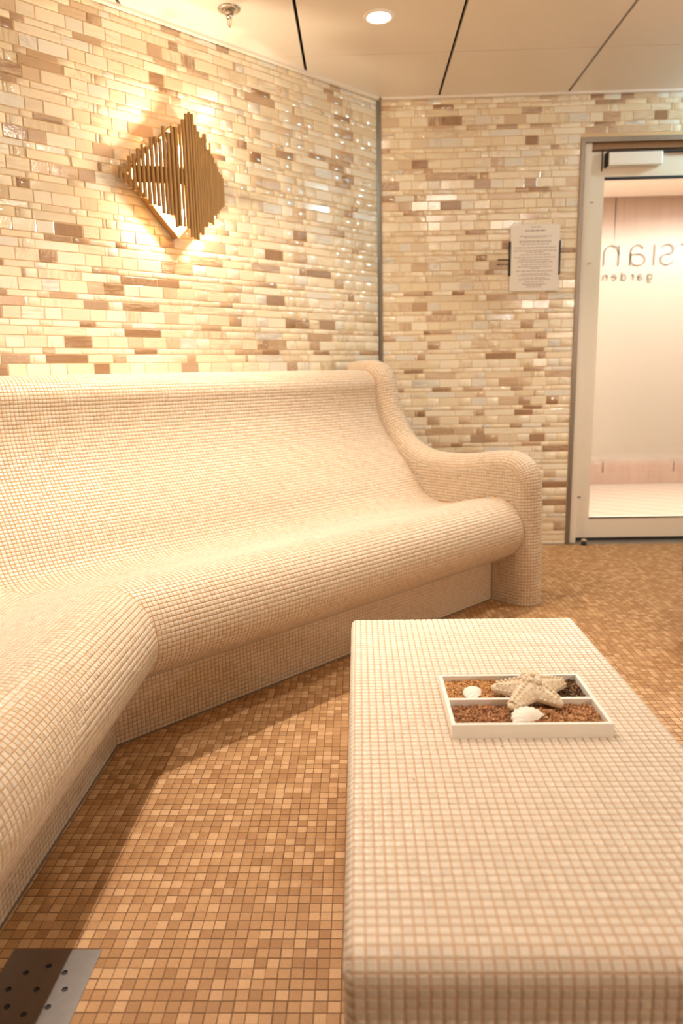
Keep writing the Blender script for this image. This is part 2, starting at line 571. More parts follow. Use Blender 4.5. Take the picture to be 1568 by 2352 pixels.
floor = part('floor', prism_mesh([(x * 1.0, y) for x, y in [(XB - .1, -1.7), (4.4, -1.7), (4.4, 2.9), (3.15, 4.15), (.1, 4.15), (XB - .1, 2.3)]], -0.06, 0.0), M['floor_grout'], None)
tag(floor, 'caramel brown square mosaic tiled floor of the sauna lounge', 'floor', kind='structure')


def slab(name, p0, p1, z0, z1, nrm, th, mat, label, cat='wall'):
    p0, p1, nrm = np.array(p0, float), np.array(p1, float), np.array(nrm, float)
    poly = [tuple(p0), tuple(p1), tuple(p1 - nrm * th), tuple(p0 - nrm * th)]
    o = part(name, prism_mesh(poly, z0, z1), mat, None)
    return tag(o, label, cat, kind='structure')


SK = 0.0020    # grout face lies this far behind the tile faces
wl = slab('wall_left', (W0 + DA * -2.59 - NA * SK)[:2], (W0 + DA * 0.004 - NA * SK)[:2], 0, 2.5, NA[:2], 0.1, M['wall_grout'],
          'cream and brown glass tile wall behind the long bench carrying the brass sconce')
# back wall: piece left of the door, piece above the door, piece right of it
DX0, DX1, DZ = 1.19, 2.36, 2.18
bmw = bmesh.new()
box_bm(bmw, W0[0] - 0.05, DX0, YB + SK, YB + 0.1, 0, 2.5)
box_bm(bmw, DX0, DX1, YB + SK, YB + 0.1, DZ, 2.5)
box_bm(bmw, DX1, 3.12, YB + SK, YB + 0.1, 0, 2.5)
wb = tag(part('wall_back', to_mesh(bmw), M['wall_grout'], None), 'cream and brown glass tile wall around the glazed door', 'wall', kind='structure')
slab('wall_side', (XB, -1.6), (XB, 2.224), 0, 2.5, (1, 0), 0.1, M['plain'], 'tiled side wall behind the nearer bench section')
slab('wall_right', (3.1, YB), (4.3, 2.86), 0, 2.5, (-R2, -R2), 0.1, M['plain'], 'tiled angled wall to the right of the door')
slab('wall_east', (4.3, 2.86), (4.3, -1.6), 0, 2.5, (-1, 0), 0.1, M['plain'], 'tiled wall on the far side of the lounge')
slab('wall_front', (XB, -1.6), (4.3, -1.6), 0, 2.5, (0, 1), 0.1, M['plain'], 'tiled wall facing the glazed door')

# ceiling: dark void above, lacquered metal panels below, slots between them
ceil = part('ceiling', prism_mesh([(XB - .1, -1.7), (4.4, -1.7), (4.4, 2.9), (3.15, 4.15), (.1, 4.15), (XB - .1, 2.3)], 2.43, 2.5), M['gap'], None)
tag(ceil, 'pale lacquered metal ceiling panels separated by thin dark slots', 'ceiling', kind='structure')
nx = 0.6635
ys = [3.524 - 1.3 * k for k in range(0, 5)]
planes = []
for i in range(len(ROOM)):
    a, b = np.array(ROOM[i]), np.array(ROOM[(i + 1) % len(ROOM)])
    d = (b - a) / np.linalg.norm(b - a); n_ = np.array([d[1], -d[0]])     # ROOM runs counter-clockwise -> outward normal
    planes.append((n_, n_ @ a))
cen = np.array([1.0, 1.5])
planes = [((n_, c) if n_ @ cen < c else (-n_, -c)) for n_, c in planes]
for ix in range(-3, 7):
    x0, x1 = -0.22 + nx * ix + 0.0065, -0.22 + nx * (ix + 1) - 0.0065
    for (ya, yb) in [(ys[0] + 0.0015, 4.3)] + [(ys[k + 1] + 0.0015, ys[k] - 0.0015) for k in range(4)]:
        poly = [(x0, ya), (x1, ya), (x1, yb), (x0, yb)]
        for n_, c in planes: poly = clip_poly(poly, n_, c - 0.012)
        if len(poly) < 3: continue
        part('panel', prism_mesh(poly, ZC, ZC + 0.02, 0.003), M['ceiling'], ceil)

# edge trims of the ceiling and the steel profile in the corner
def strip(name, p0, p1, off, wdt, z0, z1, nrm, mat, label, bev=0.0015):
    p0, p1, nrm = np.array(p0, float), np.array(p1, float), np.array(nrm, float)
    poly = [tuple(p0 + nrm * off), tuple(p1 + nrm * off), tuple(p1 + nrm * (off + wdt)), tuple(p0 + nrm * (off + wdt))]
    o = part(name, prism_mesh(poly, z0, z1), mat, None)
    return tag(o, label, 'trim', kind='structure')


strip('trim_1', (W0 + DA * -2.58)[:2], (W0 + DA * -0.012)[:2], 0.003, 0.020, ZC - 0.012, ZC + 0.004, NA[:2], M['ceiling'], 'pale ceiling edge strip along the left tiled wall')
strip('trim_2', (W0[0] + 0.02, YB), (3.08, YB), 0.003, 0.020, ZC - 0.010, ZC + 0.004, (0, -1), M['ceiling'], 'pale ceiling edge strip along the wall with the door')
cor = bmesh.new()
box_bm(cor, 0, 0.016, -0.003, 0.0, 0.0, ZC - 0.012, Matrix.Translation((W0[0] + 0.001, YB - 0.0015, 0)))
box_bm(cor, -0.016, 0, -0.003, 0.0, 0.0, ZC - 0.012, Matrix.Translation((W0[0] + 0.001, YB - 0.0015, 0)) @ Matrix.Rotation(math.radians(45), 4, 'Z'))
tag(part('trim_3', to_mesh(cor), M['trim_steel'], None), 'narrow steel corner profile where the two tiled walls meet', 'trim', kind='structure')

# wall tiles: three row heights, a repeating sheet of widths
ROWS = [(0.0425, [0.067, 0.087, 0.0665, 0.1105]), (0.0305, [0.105, 0.0142, 0.0448, 0.167]), (0.0205, [0.1085, 0.047, 0.1075, 0.068])]
PH = [-1.9916, -2.0135, -1.9682]
GR = 0.0034


def wall_tiles(u0, u1, z0, z1, phase_off, org, U, N, holes=()):
    """rows of tiles on a vertical wall; org + U*u + z"""
    C, a, b = [], [], []
    zt = 1.1502 + 0.1045 * 13        # top of a tall row
    order = [0, 2, 1]                # going down: tall, thin, medium
    z = zt; k = 0
    while z > z0:
        hh, ws = ROWS[order[k % 3]]
        top, bot = z, z - hh + 0.0
        z = bot - GR + 0.0; ri = order[k % 3]; k += 1
        if bot > z1 or top < z0: continue
        tz, bz = min(top, z1), max(bot, z0)
        if tz - bz < 0.006: continue
        per = sum(ws); u = PH[ri] + phase_off + math.floor((u0 - PH[ri] - phase_off) / per) * per
        j = 0
        while u < u1:
            w = ws[j % len(ws)]; j += 1
            lo, hi = max(u, u0), min(u + w, u1); u += w
            if hi - lo < 0.008: continue
            segs = [(lo, hi)]
            for (hx0, hx1, hz0, hz1) in holes:
                if bz < hz1 and tz > hz0:
                    ns = []
                    for (l_, h_) in segs:
                        if h_ <= hx0 or l_ >= hx1: ns.append((l_, h_)); continue
                        if l_ < hx0: ns.append((l_, hx0))
                        if h_ > hx1: ns.append((hx1, h_))
                    segs = ns
            for (l_, h_) in segs:
                if h_ - l_ < 0.008: continue
                C.append(org + U * ((l_ + h_) / 2) + Z1 * ((tz + bz) / 2)); a.append((h_ - l_ - GR) / 2); b.append((tz - bz) / 2)
    n = len(C); V = np.tile(Z1, (n, 1))
    f = Frames(np.array(C), np.tile(U, (n, 1)), V, np.tile(N, (n, 1)), np.array(a), np.array(b))
    f.jitter(0.012)
    return f


ftl = wall_tiles(-2.59, -0.004, 0.99, ZC - 0.006, 0.0, W0, DA, NA)
ftb = wall_tiles(0.012, 3.08 - W0[0], 0.0, ZC - 0.006, 2.1, np.array([W0[0], YB, 0.0]), np.array([1.0, 0, 0]), np.array([0, -1.0, 0]),
                 holes=[(DX0 - 0.004 - W0[0], DX1 + 0.02 - W0[0], -1, DZ + 0.004)])
mosaic(ftl, wl, 'mosaic_tiles', M['wall_tile'], 0.0012, 0.0, 0.005, 300, wl)
mosaic(ftb, wb, 'mosaic_tiles', M['wall_tile'], 0.0012, 0.0, 0.005, 300, wb)

# floor tiles
PF = 0.0217
xs = np.arange(-1.0, 3.05, PF) + 0.003; yy = np.arange(0.55, 4.045, PF)
G = np.zeros((len(xs), len(yy), 3)); G[..., 0] = xs[:, None]; G[..., 1] = yy[None]; G[..., 2] = 0.0
ff = grid_frames(G, 0.0017)
k = (((ff.C[:, 0] - ff.C[:, 1] + 3.928) * R2 > 0.98) | ((ff.C - W0) @ DA > -0.25)) & (ff.C[:, 0] > -0.73) & (ff.C[:, 0] - ff.C[:, 1] + 3.928 > 0.0)
k &= ~((ff.C[:, 0] > -0.634) & (ff.C[:, 0] < -0.472) & (ff.C[:, 1] > 0.92) & (ff.C[:, 1] < 1.088))
k &= ~((ff.C[:, 0] > 0.0) & (ff.C[:, 0] < 0.49) & (ff.C[:, 1] > 0.66) & (ff.C[:, 1] < 1.66))
k &= ff.C[:, 0] + ff.C[:, 1] < 3.1 + YB - 0.02
ff = ff.sub(k)
ff.C = ff.C + rng.normal(0, 1.0, (len(ff.C), 3)) * np.array([0.0003, 0.0003, 0.00008]); ff.jitter(0.004)
mosaic(ff, floor, 'mosaic_tiles', M['floor_tile'], 0.0006, 0.0007, 0.001, 300, floor)

# ------------------------------------------------------------------ the long mosaic bench
BENCH = thing('mosaic_bench', (-0.681, 1.80, 0), 'long ivory mosaic built-in bench with curved seat and back bending along the left walls', 'bench')
UP = [(0.0, 1.013), (0.10, 1.0135), (0.20, 1.0135), (0.262, 1.009), (0.305, 0.985), (0.330, 0.945), (0.331, 0.89), (0.343, 0.815), (0.384, 0.732), (0.440, 0.664),
      (0.508, 0.594), (0.570, 0.526), (0.618, 0.465), (0.658, 0.430), (0.715, 0.410), (0.802, 0.410), (0.934, 0.443), (1.036, 0.459), (1.105, 0.444), (1.152, 0.403),
      (1.175, 0.350), (1.177, 0.305), (1.158, 0.258), (1.115, 0.217), (1.023, 0.168)]
prof_up = resample(catmull(UP), P)
prof_pl = resample([(1.023, 0.168), (1.023, 0.0)], P)
T0 = -2.166
TEND = -0.386
TAN = math.tan(math.radians(22.5))


def tmit(s): return T0 + (s - 1.023) * TAN          # along the left wall
def ymit(s): return 1.80 + (1.023 - s) * TAN        # along the side wall


def pA(s, z, t): return A3(s, z, t)
def pB(s, z, y): return np.array([XB + s, y, z])


def sweep(prof, kind, end, inset=0.0):
    """ruled surface from the mitre to the end plane (two long edges), closed behind"""
    verts, faces = [], []
    for s, z in prof:
        if kind == 'A': verts += [pA(s, z, tmit(s)), pA(s, z, end)]
        else: verts += [pB(s, z, ymit(s)), pB(s, z, end)]
    n = len(prof)
    for i in range(n - 1): faces.append((2 * i, 2 * i + 1, 2 * i + 3, 2 * i + 2))
    faces.append(tuple(2 * i + 1 for i in range(n)))                 # end cap
    faces.append(tuple(2 * i for i in range(n))[::-1])
    bm = bmesh.new(); bm.from_mesh(mesh_from(verts, faces))
    return to_mesh(bm)


def body_profile():
    return np.vstack([[(0.012, 0.165)], [(0.012, prof_up[0][1])], prof_up[1:]])


def plinth_profile():
    return np.array([(0.012, 0.0), (0.012, 0.1645), (1.0229, 0.1645), (1.0229, 0.0)])


sA = part('seat_section', sweep(body_profile(), 'A', TEND), M['bench_grout'], BENCH)
sB = part('seat_section', sweep(body_profile(), 'B', -0.9), M['bench_grout'], BENCH)
pA_ = part('plinth', sweep(plinth_profile(), 'A', TEND), M['bench_grout'], BENCH)
pB_ = part('plinth', sweep(plinth_profile(), 'B', -0.9), M['bench_grout'], BENCH)


seal = np.array([(1.02, 0.0), (1.02, 0.004), (1.027, 0.003), (1.028, 0.0)])
for kd, en in (('A', TEND), ('B', -0.9)): part('sealant', sweep(seal, kd, en), M['sealant'], BENCH, 'dark sealant line along the floor')


def bench_frames(prof, kind, end):
    """square grid of tiles on the swept profile, cut at the mitre"""
    fs = []
    for i in range(len(prof) - 1):
        (s0, z0), (s1, z1) = prof[i], prof[i + 1]
        sm, zm = (s0 + s1) / 2, (z0 + z1) / 2
        ds, dz = s1 - s0, z1 - z0; L = math.hypot(ds, dz)
        if kind == 'A':
            t0 = tmit(sm); n = int((end - t0) / P); hi = end - P * np.arange(n + 1); lo = hi - P; lo[-1] = max(lo[-1], t0)
            lo = np.maximum(lo, t0)
            U = DA; Vd = NA * (ds / L) + Z1 * (dz / L); Nn = NA * (-dz / L) + Z1 * (ds / L)
            mk = lambda q: W0 + NA * sm + Z1 * zm + np.outer(q, DA)
        else:
            y0 = ymit(sm); n = int((y0 - end) / P); e0 = end
            lo = e0 + P * np.arange(n + 1); hi = np.minimum(lo + P, y0)
            U = np.array([0, 1.0, 0]); Vd = np.array([ds / L, 0, dz / L]); Nn = np.array([-dz / L, 0, ds / L])
            mk = lambda q: np.array([XB + sm, 0, zm]) + np.outer(q, np.array([0, 1.0, 0]))
        keep = (hi - lo) > 0.0045
        lo, hi = lo[keep], hi[keep]
        n = len(lo)
        if kind == 'A':
            fr = Frames(mk((lo + hi) / 2), np.tile(U, (n, 1)), np.tile(Vd, (n, 1)), np.tile(Nn, (n, 1)), (hi - lo - 0.0017) / 2, (L - 0.0017) / 2)
        else:
            fr = Frames(mk((lo + hi) / 2), np.tile(U, (n, 1)), np.tile(-Vd, (n, 1)), np.tile(Nn, (n, 1)), (hi - lo - 0.0017) / 2, (L - 0.0017) / 2)
        fr.C += rng.normal(0, 0.00022, (n, 1)) * fr.U
        fs.append(fr)
    return Frames.cat(fs).jitter(0.006)


fA = bench_frames(prof_up, 'A', TEND); fB = bench_frames(prof_up, 'B', 0.15)
fpA = bench_frames(prof_pl, 'A', TEND); fpB = bench_frames(prof_pl, 'B', 0.15)

# end panel: scroll-shaped side with a full bullnose edge
OUT = [(0.088, 0.93), (0.088, 1.015), (0.094, 1.041), (0.115, 1.055), (0.15, 1.058), (0.21, 1.060), (0.27, 1.057), (0.325, 1.036), (0.362, 0.995), (0.382, 0.945), (0.397, 0.885), (0.418, 0.825), (0.446, 0.770),
       (0.492, 0.708), (0.560, 0.660), (0.640, 0.634), (0.740, 0.627), (0.860, 0.633), (0.975, 0.650), (1.060, 0.658), (1.125, 0.645),
       (1.175, 0.607), (1.200, 0.550), (1.206, 0.46), (1.210, 0.35), (1.213, 0.22), (1.215, 0.10), (1.216, 0.0)]
out = resample(catmull(OUT), P)
TM, TR = -0.315, 0.072
tan_ = np.gradient(out, axis=0); tan_ /= np.linalg.norm(tan_, axis=1, keepdims=True)
nin = np.stack([tan_[:, 1], -tan_[:, 0]], 1)          # towards the inside (below the line)
nv = 17
phi = np.linspace(-math.pi / 2, math.pi / 2, nv + 1)
GP = np.zeros((len(out), nv + 1, 3))
for j, ph in enumerate(phi):
    q = out + nin * TR * (1 - math.cos(ph))
    for i in range(len(out)): GP[i, j] = A3(max(q[i, 0], 0.004), max(q[i, 1], 0.0), TM + TR * math.sin(ph))
EP = None
bm = bmesh.new()
vg = [[bm.verts.new(GP[i, j]) for j in range(nv + 1)] for i in range(len(out))]
for i in range(len(out) - 1):
    for j in range(nv): bm.faces.new((vg[i][j], vg[i + 1][j], vg[i + 1][j + 1], vg[i][j + 1]))
for j in (0, nv):
    c = [bm.verts.new(A3(s_, z_, TM + TR * math.sin(phi[j]))) for s_, z_ in ((0.08, 0.0), (0.08, 0.90))]
    bm.faces.new([vg[i][j] for i in range(len(out))] + c)
EP = part('end_panel', to_mesh(bm), M['bench_grout'], BENCH)
fe = grid_frames(GP, 0.0017, flip=False)
chk = np.mean(np.sum(fe.N * np.array([0.0, 0, 1.0]), 1))
if chk < 0:
    fe.N = -fe.N; fe.V = -fe.V
inn = out + nin * (TR - 0.35 * P)
polyin = np.vstack([inn, [(0.08, 0.0), (0.08, 0.90)]])
gs, gz = np.meshgrid(np.arange(0.01, 1.2, P), np.arange(P / 2, 1.0, P), indexing='ij')
pts = np.stack([gs.ravel(), gz.ravel()], 1)
kin = inside(polyin, pts)
seat_poly = np.vstack([prof_up, [(1.023, 0.0), (0.0, 0.0)]])
kseat = inside(seat_poly, pts)
fsides = []
for sgn, keep in ((-1, kin & ~kseat), (1, kin)):
    q = pts[keep]; n = len(q)
    fsides.append(Frames(W0 + np.outer(q[:, 0], NA) + np.outer(q[:, 1], Z1) + DA * (TM + sgn * TR), np.tile(NA * -sgn, (n, 1)), np.tile(Z1, (n, 1)), np.tile(DA * sgn, (n, 1)), (P - 0.0017) / 2, (P - 0.0017) / 2))
fe = Frames.cat([fe] + fsides).jitter(0.01)
TB = dict(bev=0.0016, h=0.0014, d=0.002)
mosaic([fA, fB, fpA, fpB, fe], [sA, sB, pA_, pB_, EP], 'mosaic_tiles', M['bench_tile'], 0.0012, 0.0013, 0.002, 300, BENCH)

# ------------------------------------------------------------------ opposite bench (its seat end shows at the right edge)
OB = thing('mosaic_bench', (1.35, 2.62, 0), 'ivory mosaic bench whose rounded seat end just shows at the right edge beside the walkway', 'bench')
OD = np.array([R2, -R2, 0.0]); ON = np.array([-R2, -R2, 0.0])     # runs along OD, faces ON
prof_o = prof_up[np.argmax(prof_up[:, 0] > 0.70):]
prof_o = prof_o.copy()
OC = np.array([1.16, 2.52, 0.0])
def pO(s, z, t): return OC + ON * (s - 1.177) + OD * t + Z1 * z * 0.93
verts, faces = [], []
po = np.vstack([[(0.62, 0.165)], [(0.62, prof_o[0][1])], prof_o])
for s, z in po: verts += [pO(s, z, 0.0), pO(s, z, 1.4)]
n = len(po)
for i in range(n - 1): faces.append((2 * i, 2 * i + 1, 2 * i + 3, 2 * i + 2))
faces += [tuple(2 * i + 1 for i in range(n)), tuple(2 * i for i in range(n))[::-1]]
bm = bmesh.new(); bm.from_mesh(mesh_from(verts, faces)); so = part('seat_section', to_mesh(bm), M['bench_grout'], OB)
verts = []
for t in (0.02, 1.4):
    for s, z in ((0.64, 0.0), (0.64, 0.185), (1.02, 0.185), (1.02, 0.0)): verts.append(pO(s, z, t))
bm = bmesh.new(); bm.from_mesh(mesh_from(verts, [(0, 1, 2, 3), (7, 6, 5, 4), (0, 4, 5, 1), (1, 5, 6, 2), (2, 6, 7, 3), (3, 7, 4, 0)]))
plo = part('plinth', to_mesh(bm), M['bench_grout'], OB)
G = np.array([[pO(s, z, t) for t in np.arange(0, 1.4, P)] for s, z in prof_o])
fo = grid_frames(G, 0.0017)
if np.mean(fo.N @ ON) < 0: fo.N = -fo.N; fo.V = -fo.V
gs, gz = np.meshgrid(np.arange(0.63, 1.2, P), np.arange(0.17, 0.5, P), indexing='ij'); q = np.stack([gs.ravel(), gz.ravel()], 1)
q = q[inside(po, q)]
fo2 = Frames(np.array([pO(s, z, 0.0) for s, z in q]), np.tile(ON, (len(q), 1)), np.tile(Z1, (len(q), 1)), np.tile(-OD, (len(q), 1)), (P - 0.0017) / 2, (P * .93 - 0.0017) / 2)
fo3 = grid_frames(np.array([[pO(1.02, z, t) for t in np.arange(0.02, 1.4, P)] for z in np.arange(0.0, 0.183, P)]), 0.0017)
fo4 = grid_frames(np.array([[pO(s, z, 0.02) for s in np.arange(0.64, 1.021, P)] for z in np.arange(0.0, 0.183, P)]), 0.0017)
for f_, d_ in ((fo3, ON), (fo4, -OD)):
    if np.mean(f_.N @ d_) < 0: f_.N = -f_.N; f_.V = -f_.V
mosaic(Frames.cat([fo3, fo4]), plo, 'mosaic_tiles', M['bench_tile'], 0.0016, 0.0014, 0.002, 0, OB)
mosaic(Frames.cat([fo, fo2]), so, 'mosaic_tiles', M['bench_tile'], 0.0016, 0.0014, 0.002, 40, OB)

# ------------------------------------------------------------------ mosaic table
TX0, TX1, TY0, TY1, TZ = -0.0235, 0.5175, 0.634, 1.690, 0.400
TABLE = thing('mosaic_table', ((TX0 + TX1) / 2, (TY0 + TY1) / 2, 0), 'low block table covered in pale square mosaic standing on the brown floor', 'table')
RF, RB, RS = 0.030, 0.012, 0.0085
arc = lambda cx, cz, r, a0, a1, n: [(cx + r * math.cos(a), cz + r * math.sin(a)) for a in np.linspace(a0, a1, n)]
tp = [(TY0, 0.0)] + arc(TY0 + RF, TZ - RF, RF, math.pi, math.pi / 2, 14) + arc(TY1 - RB, TZ - RB, RB, math.pi / 2, 0, 10) + [(TY1, 0.0)]
tp = np.array(tp); trs = resample(tp, P)
tn = np.gradient(trs, axis=0); tn /= np.linalg.norm(tn, axis=1, keepdims=True); tnin = np.stack([tn[:, 1], -tn[:, 0]], 1)
ins = trs + tnin * RS; ins[:, 1] = np.maximum(ins[:, 1], 0)
ncol = int(round((TX1 - TX0 - 2 * RS) / P)); cx_ = np.linspace(TX0 + RS, TX1 - RS, ncol + 1)
Gm = np.array([[(x, y, z) for x in cx_] for y, z in trs])
GL = np.array([[(TX0, i_[0], i_[1]), (TX0 + RS, o_[0], o_[1])] for o_, i_ in zip(trs, ins)])
GRr = np.array([[(TX1 - RS, o_[0], o_[1]), (TX1, i_[0], i_[1])] for o_, i_ in zip(trs, ins)])
bm = bmesh.new()
rows = []
for r_, (o_, i_) in enumerate(zip(trs, ins)):
    rows.append([bm.verts.new(p) for p in ((TX0, i_[0], i_[1]), (TX0 + RS, o_[0], o_[1]), (TX1 - RS, o_[0], o_[1]), (TX1, i_[0], i_[1]))])
for a, b in zip(rows, rows[1:]):
    for j in range(3): bm.faces.new((a[j], b[j], b[j + 1], a[j + 1]))
bm.faces.new([r_[0] for r_ in rows]); bm.faces.new([r_[3] for r_ in rows][::-1])
tb = part('body', to_mesh(bm), M['table_grout'], TABLE)


def up_fix(f, ref):
    """turn the normals outwards (away from the block's middle)"""
    o = np.sum(f.N * (f.C - ref), 1) < 0
    f.N[o] *= -1; f.V[o] *= -1
    return f


ref = np.array([(TX0 + TX1) / 2, (TY0 + TY1) / 2, 0.2])
fts = [grid_frames(Gm, 0.0017), grid_frames(GL, 0.0015), grid_frames(GRr, 0.0015)]
gy, gz = np.meshgrid(np.arange(TY0 + 0.015, TY1 - 0.008, P), np.arange(P / 2, TZ - 0.010, P), indexing='ij'); q = np.stack([gy.ravel(), gz.ravel()], 1)
q = q[inside(ins, q)]
for xs_, sg in ((TX0, -1), (TX1, 1)):
    n = len(q)
    fts.append(Frames(np.stack([np.full(n, xs_), q[:, 0], q[:, 1]], 1), np.tile([0, sg, 0.0], (n, 1)), np.tile(Z1, (n, 1)), np.tile([sg, 0.0, 0], (n, 1)), (P - 0.0017) / 2, (P - 0.0017) / 2))
ft = up_fix(Frames.cat(fts), ref)
ft.jitter(0.010)
mosaic(ft, tb, 'mosaic_tiles', M['table_tile'], 0.0014, 0.0014, 0.002, 300, TABLE)
TOP = TZ + 0.0014

# ------------------------------------------------------------------ tray and its contents
trx0, trx1, try0, try1, trz = 0.1465, 0.4115, 1.092, 1.291, TOP + 0.0255
TRAY = thing('display_tray', ((trx0 + trx1) / 2, (try0 + try1) / 2, TOP), 'white lacquered two-compartment display tray on the mosaic table', 'tray')
part('base', box_mesh(trx0 + .001, trx1 - .001, try0 + .001, try1 - .001, TOP + 0.0002, TOP + 0.005, 0.0006), M['white'], TRAY)
tw = 0.0065
bmx = bmesh.new()
for (x0, x1, y0, y1) in ((trx0, trx1, try0, try0 + tw), (trx0, trx1, try1 - tw, try1), (trx0, trx0 + tw, try0 + tw, try1 - tw), (trx1 - tw, trx1, try0 + tw, try1 - tw)):
    vv = box_bm(bmx, x0, x1, y0, y1, TOP + 0.0002, trz)
bmesh.ops.remove_doubles(bmx, verts=bmx.verts[:], dist=1e-5)
part('rim', to_mesh(bmx), M['white'], TRAY)
part('divider', box_mesh(trx0 + tw * .8, trx1 - tw * .8, 1.1845, 1.192, TOP + 0.004, trz - 0.0002, 0.0006), M['white'], TRAY)


def chips(name, x0, x1, y0, y1, z, n, mat, label, size=(0.0022, 0.005)):
    """loose bark chips: each an irregular little block, lying every way"""
    s = rng.uniform(size[0], size[1], (n, 1)) * np.stack([rng.uniform(0.6, 1.3, n), rng.uniform(0.35, 0.8, n), rng.uniform(0.18, 0.5, n)], 1)
    cube = np.array([(-1, -1, -1), (1, -1, -1), (1, 1, -1), (-1, 1, -1), (-1, -1, 1), (1, -1, 1), (1, 1, 1), (-1, 1, 1)], float) * 0.5
    L = cube[None] * s[:, None] * rng.uniform(0.6, 1.2, (n, 8, 3))
    q = rng.normal(size=(n, 4)); q[:, 1:3] *= 0.55; q /= np.linalg.norm(q, axis=1, keepdims=True)
    w, x, y, zz = q.T
    Rm = np.stack([np.stack([1 - 2 * (y * y + zz * zz), 2 * (x * y - zz * w), 2 * (x * zz + y * w)], -1),
                   np.stack([2 * (x * y + zz * w), 1 - 2 * (x * x + zz * zz), 2 * (y * zz - x * w)], -1),
                   np.stack([2 * (x * zz - y * w), 2 * (y * zz + x * w), 1 - 2 * (x * x + y * y)], -1)], 1)
    L = np.einsum('nij,nvj->nvi', Rm, L)
    cx, cy = rng.uniform(x0 + .0025, x1 - .0025, n), rng.uniform(y0 + .0025, y1 - .0025, n)
    hill = 0.0025 * np.sin(cx * 90 + 1.3) * np.sin(cy * 130) + 0.0015 * np.sin(cx * 260) * np.cos(cy * 240)
    lay = rng.random(n)
    cz = z + hill + np.where(lay < 0.55, 0, rng.uniform(-0.003, 0.002, n))
    Wv = L + np.stack([cx, cy, cz], 1)[:, None]
    Wv[..., 0] = np.clip(Wv[..., 0], x0 + .0002, x1 - .0002); Wv[..., 1] = np.clip(Wv[..., 1], y0 + .0002, y1 - .0002); Wv[..., 2] = np.maximum(Wv[..., 2], TOP + 0.0052)
    Q = np.array([(0, 3, 2, 1), (4, 5, 6, 7), (0, 1, 5, 4), (1, 2, 6, 5), (2, 3, 7, 6), (3, 0, 4, 7)])
    tone = np.clip(rng.beta(2, 2, n), 0, 1)
    me = np_mesh(Wv.reshape(-1, 3), (Q[None] + 8 * np.arange(n)[:, None, None]).reshape(-1, 4), {'tone': np.repeat(tone, 6)})
    o = part(name, me, mat, None)
    return tag(o, label, 'bark chips', kind='stuff')


zi = trz - 0.0100
chips('bark_chips', trx0 + tw, 0.262, 1.192, try1 - tw, zi, 3600, M['chips_light'], 'straw coloured bark chips in the back left of the white tray')
chips('bark_chips', 0.262, trx1 - tw, 1.192, try1 - tw, zi, 4000, M['chips_dark'], 'dark brown bark chips behind the starfish in the white tray')
chips('bark_chips', trx0 + tw, 0.27, try0 + tw, 1.1845, zi - 0.001, 3400, M['chips_red'], 'russet bark chips in the front left of the white tray')
chips('bark_chips', 0.27, trx1 - tw, try0 + tw, 1.1845, zi - 0.001, 2900, M['chips_tan'], 'coarse reddish tan bark chips in the front right of the white tray', (0.003, 0.0062))


def scallop(name, cx, cy, z, r, rot, tilt, label):
    """fan shell with ribs"""
    nr, na = 14, 57
    verts, faces = [], []
    for side in (0, 1):
        for i in range(nr + 1):
            f = i / nr
            for j in range(na):
                a = math.radians(-72 + 144 * j / (na - 1))
                rib = 0.5 + 0.5 * math.cos(a * 22)
                R = r * 1.75 * (0.95 + 0.05 * rib) * (1 - 0.16 * (abs(a) / 1.25) ** 3)
                rr = R * f
                dome = 0.55 * r * math.sin(math.pi * min(1, 0.06 + f * 0.94)) ** 0.8 * math.cos(a * 0.98) ** 0.5 if math.cos(a) > 0 else 0
                h = dome + 0.018 * r * rib * f * (1 if side == 0 else 0.4)
                if side: h -= 0.05 * r
                verts.append((rr * math.sin(a), rr * math.cos(a) - r * 0.85, h))
    n0 = (nr + 1) * na
    for side in (0, 1):
        o = side * n0
        for i in range(nr):
            for j in range(na - 1):
                q = (o + i * na + j, o + i * na + j + 1, o + (i + 1) * na + j + 1, o + (i + 1) * na + j)
                faces.append(q if side == 0 else q[::-1])
    for j in range(na - 1): faces.append((nr * na + j, nr * na + j + 1, n0 + nr * na + j + 1, n0 + nr * na + j))
    for i in range(nr):
        for j in (0, na - 1): faces.append((i * na + j, (i + 1) * na + j, n0 + (i + 1) * na + j, n0 + i * na + j))
    bm = bmesh.new(); bm.from_mesh(mesh_from(verts, faces)); bmesh.ops.remove_doubles(bm, verts=bm.verts[:], dist=1e-6)
    # hinge ears
    for sx in (-1, 1): box_bm(bm, min(0, sx * .32 * r), max(0, sx * .32 * r), -0.93 * r, -0.72 * r, -0.03 * r, 0.06 * r)
    bmesh.ops.transform(bm, matrix=Matrix.Translation((cx, cy, z)) @ Matrix.Rotation(rot, 4, 'Z') @ Matrix.Rotation(tilt, 4, 'X'), verts=bm.verts[:])
    o = part(name, to_mesh(bm), M['shell'], None, smooth=True)
    return tag(o, label, 'shell', 'seashells in the tray')


scallop('scallop_shell', 0.2015, 1.226, zi + 0.0010, 0.0205, math.radians(75), math.radians(10), 'small white scallop shell on the straw coloured chips left of the starfish')
scallop('scallop_shell', 0.279, 1.134, zi + 0.0030, 0.0240, math.radians(28), math.radians(22), 'larger white scallop shell on russet chips in front of the starfish')


